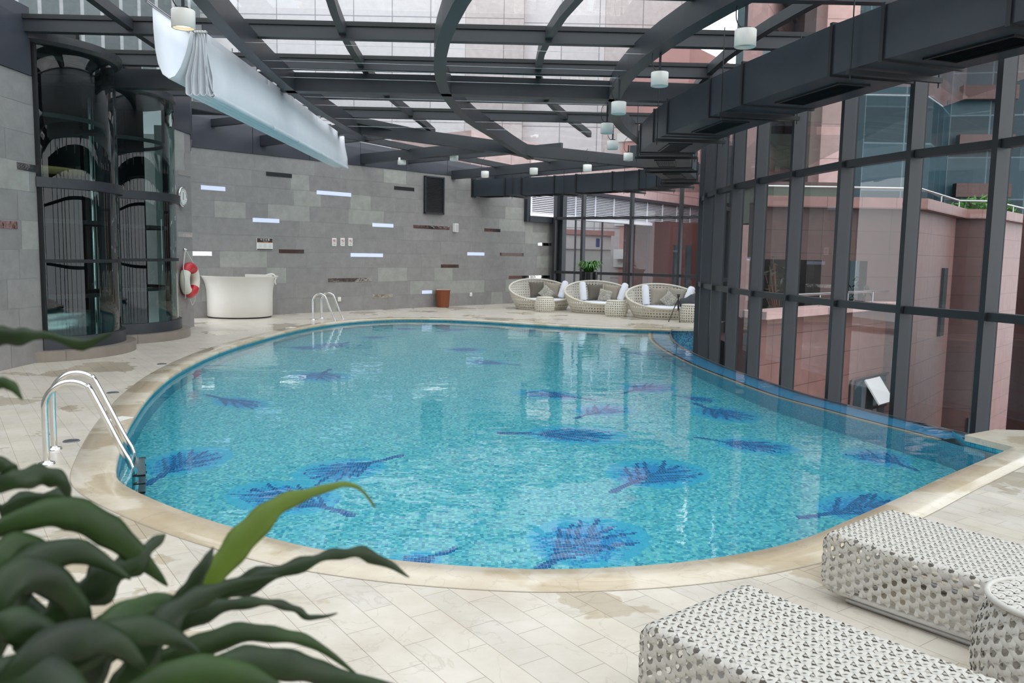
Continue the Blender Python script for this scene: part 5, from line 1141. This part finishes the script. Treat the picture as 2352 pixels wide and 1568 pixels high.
LV = [
 ([(430,1420,.78),(500,1310,.8),(570,1225,.82),(640,1160,.84),(720,1130,.86),(790,1112,.88),(830,1125,.9),(862,1165,.92)], (.004,.012,.015,.010,.005,.003,.0015,.001), 'leaf_light', .1),
 ([(300,1480,.78),(440,1390,.8),(560,1340,.82),(680,1300,.84),(770,1272,.86),(850,1275,.88),(940,1325,.9)], (.006,.012,.011,.007,.005,.007,.0005), 'leaf', .3),
 ([(370,1430,.74),(430,1360,.75),(468,1300,.76),(490,1256,.77)], (.006,.008,.006,.0005), 'leaf', .1),
 ([(-80,1250,.7),(60,1190,.72),(160,1178,.74),(250,1220,.76),(320,1280,.78),(385,1345,.8)], sp(.020), 'leaf_mid', .05),
 ([(0,1175,.85),(100,1148,.86),(180,1163,.87),(250,1215,.88)], (.010,.011,.010,.0005), 'leaf', .35),
 ([(-60,1110,.8),(20,1105,.8),(90,1092,.82),(140,1105,.83),(160,1145,.84)], (.010,.010,.011,.008,.0005), 'leaf', .15),
 ([(-80,1080,.8),(0,1068,.8),(30,1085,.81),(60,1112,.82)], (.010,.008,.006,.0005), 'leaf', .15),
 ([(-120,800,.8),(-20,775,.8),(50,772,.8),(110,770,.81),(190,790,.82),(262,763,.83)], (.012,.010,.008,.003,.006,.0005), 'leaf', .15),
 ([(-80,870,.8),(-10,878,.8),(25,885,.8),(52,918,.8)], (.006,.006,.005,.0005), 'leaf_mid', .1),
 ([(40,1500,.72),(140,1400,.74),(240,1330,.76),(320,1275,.78),(380,1226,.8)], (.012,.020,.022,.015,.0005), 'leaf', .35),
 ([(250,1500,.74),(400,1440,.76),(500,1395,.78),(600,1382,.8),(670,1395,.82),(715,1418,.83),(775,1408,.84)], (.010,.010,.008,.004,.004,.003,.0005), 'leaf', .25),
 ([(280,1560,.72),(430,1500,.74),(540,1455,.76),(640,1458,.78),(720,1478,.8),(820,1548,.82)], (.012,.013,.010,.007,.005,.0005), 'leaf_mid', .1),
 ([(300,1640,.70),(440,1560,.72),(560,1520,.74),(680,1530,.76),(780,1556,.78),(950,1585,.8)], sp(.019), 'leaf', .08),
 ([(60,1640,.66),(160,1520,.68),(260,1430,.7),(360,1385,.74),(480,1392,.76)], sp(.017), 'leaf_mid', .1),
 ([(-60,1640,.66),(-20,1480,.66),(20,1360,.68),(90,1290,.7),(190,1268,.72),(300,1330,.74)], sp(.022), 'leaf', .05),
 ([(-90,1560,.64),(-40,1430,.64),(30,1330,.66),(110,1330,.68),(180,1400,.7),(215,1500,.7)], sp(.020), 'leaf', .05),
 ([(-100,1420,.66),(-30,1320,.68),(30,1260,.7),(90,1270,.72),(130,1350,.73)], sp(.018), 'leaf_mid', .06),
 ([(20,1700,.62),(120,1560,.63),(240,1470,.65),(360,1450,.67),(460,1500,.69)], sp(.020), 'leaf', .05),
 ([(180,1700,.62),(300,1600,.64),(430,1545,.66),(560,1550,.68),(680,1600,.7)], sp(.018), 'leaf_mid', .06),
 ([(-60,1700,.6),(40,1560,.6),(140,1480,.62),(250,1470,.64),(340,1540,.66)], sp(.022), 'leaf', .04),
 ([(240,1700,.66),(300,1560,.68),(360,1450,.7),(430,1385,.72),(530,1345,.74),(640,1322,.75)], (.010,.014,.014,.010,.006,.0005), 'leaf', .2),
 ([(-80,1500,.62),(0,1440,.62),(70,1450,.63),(130,1520,.64),(160,1620,.65)], sp(.020), 'leaf', .04),
 ([(-100,1640,.6),(0,1580,.6),(100,1570,.6),(200,1620,.6)], (.02,.03,.03,.01), 'leaf', .04),
 ([(-60,1340,.74),(20,1390,.74),(90,1470,.75),(140,1580,.75)], (.02,.026,.026,.02), 'leaf', .04),
 ([(150,1640,.7),(210,1540,.7),(240,1440,.71),(300,1400,.72)], (.016,.020,.016,.004), 'leaf', .05),
]
for i, (p_, w_, m_, wv) in enumerate(LV): leaf(p_, [w*(.76 if max(w_) > .0165 else 1) for w in w_], m_, wv, i)
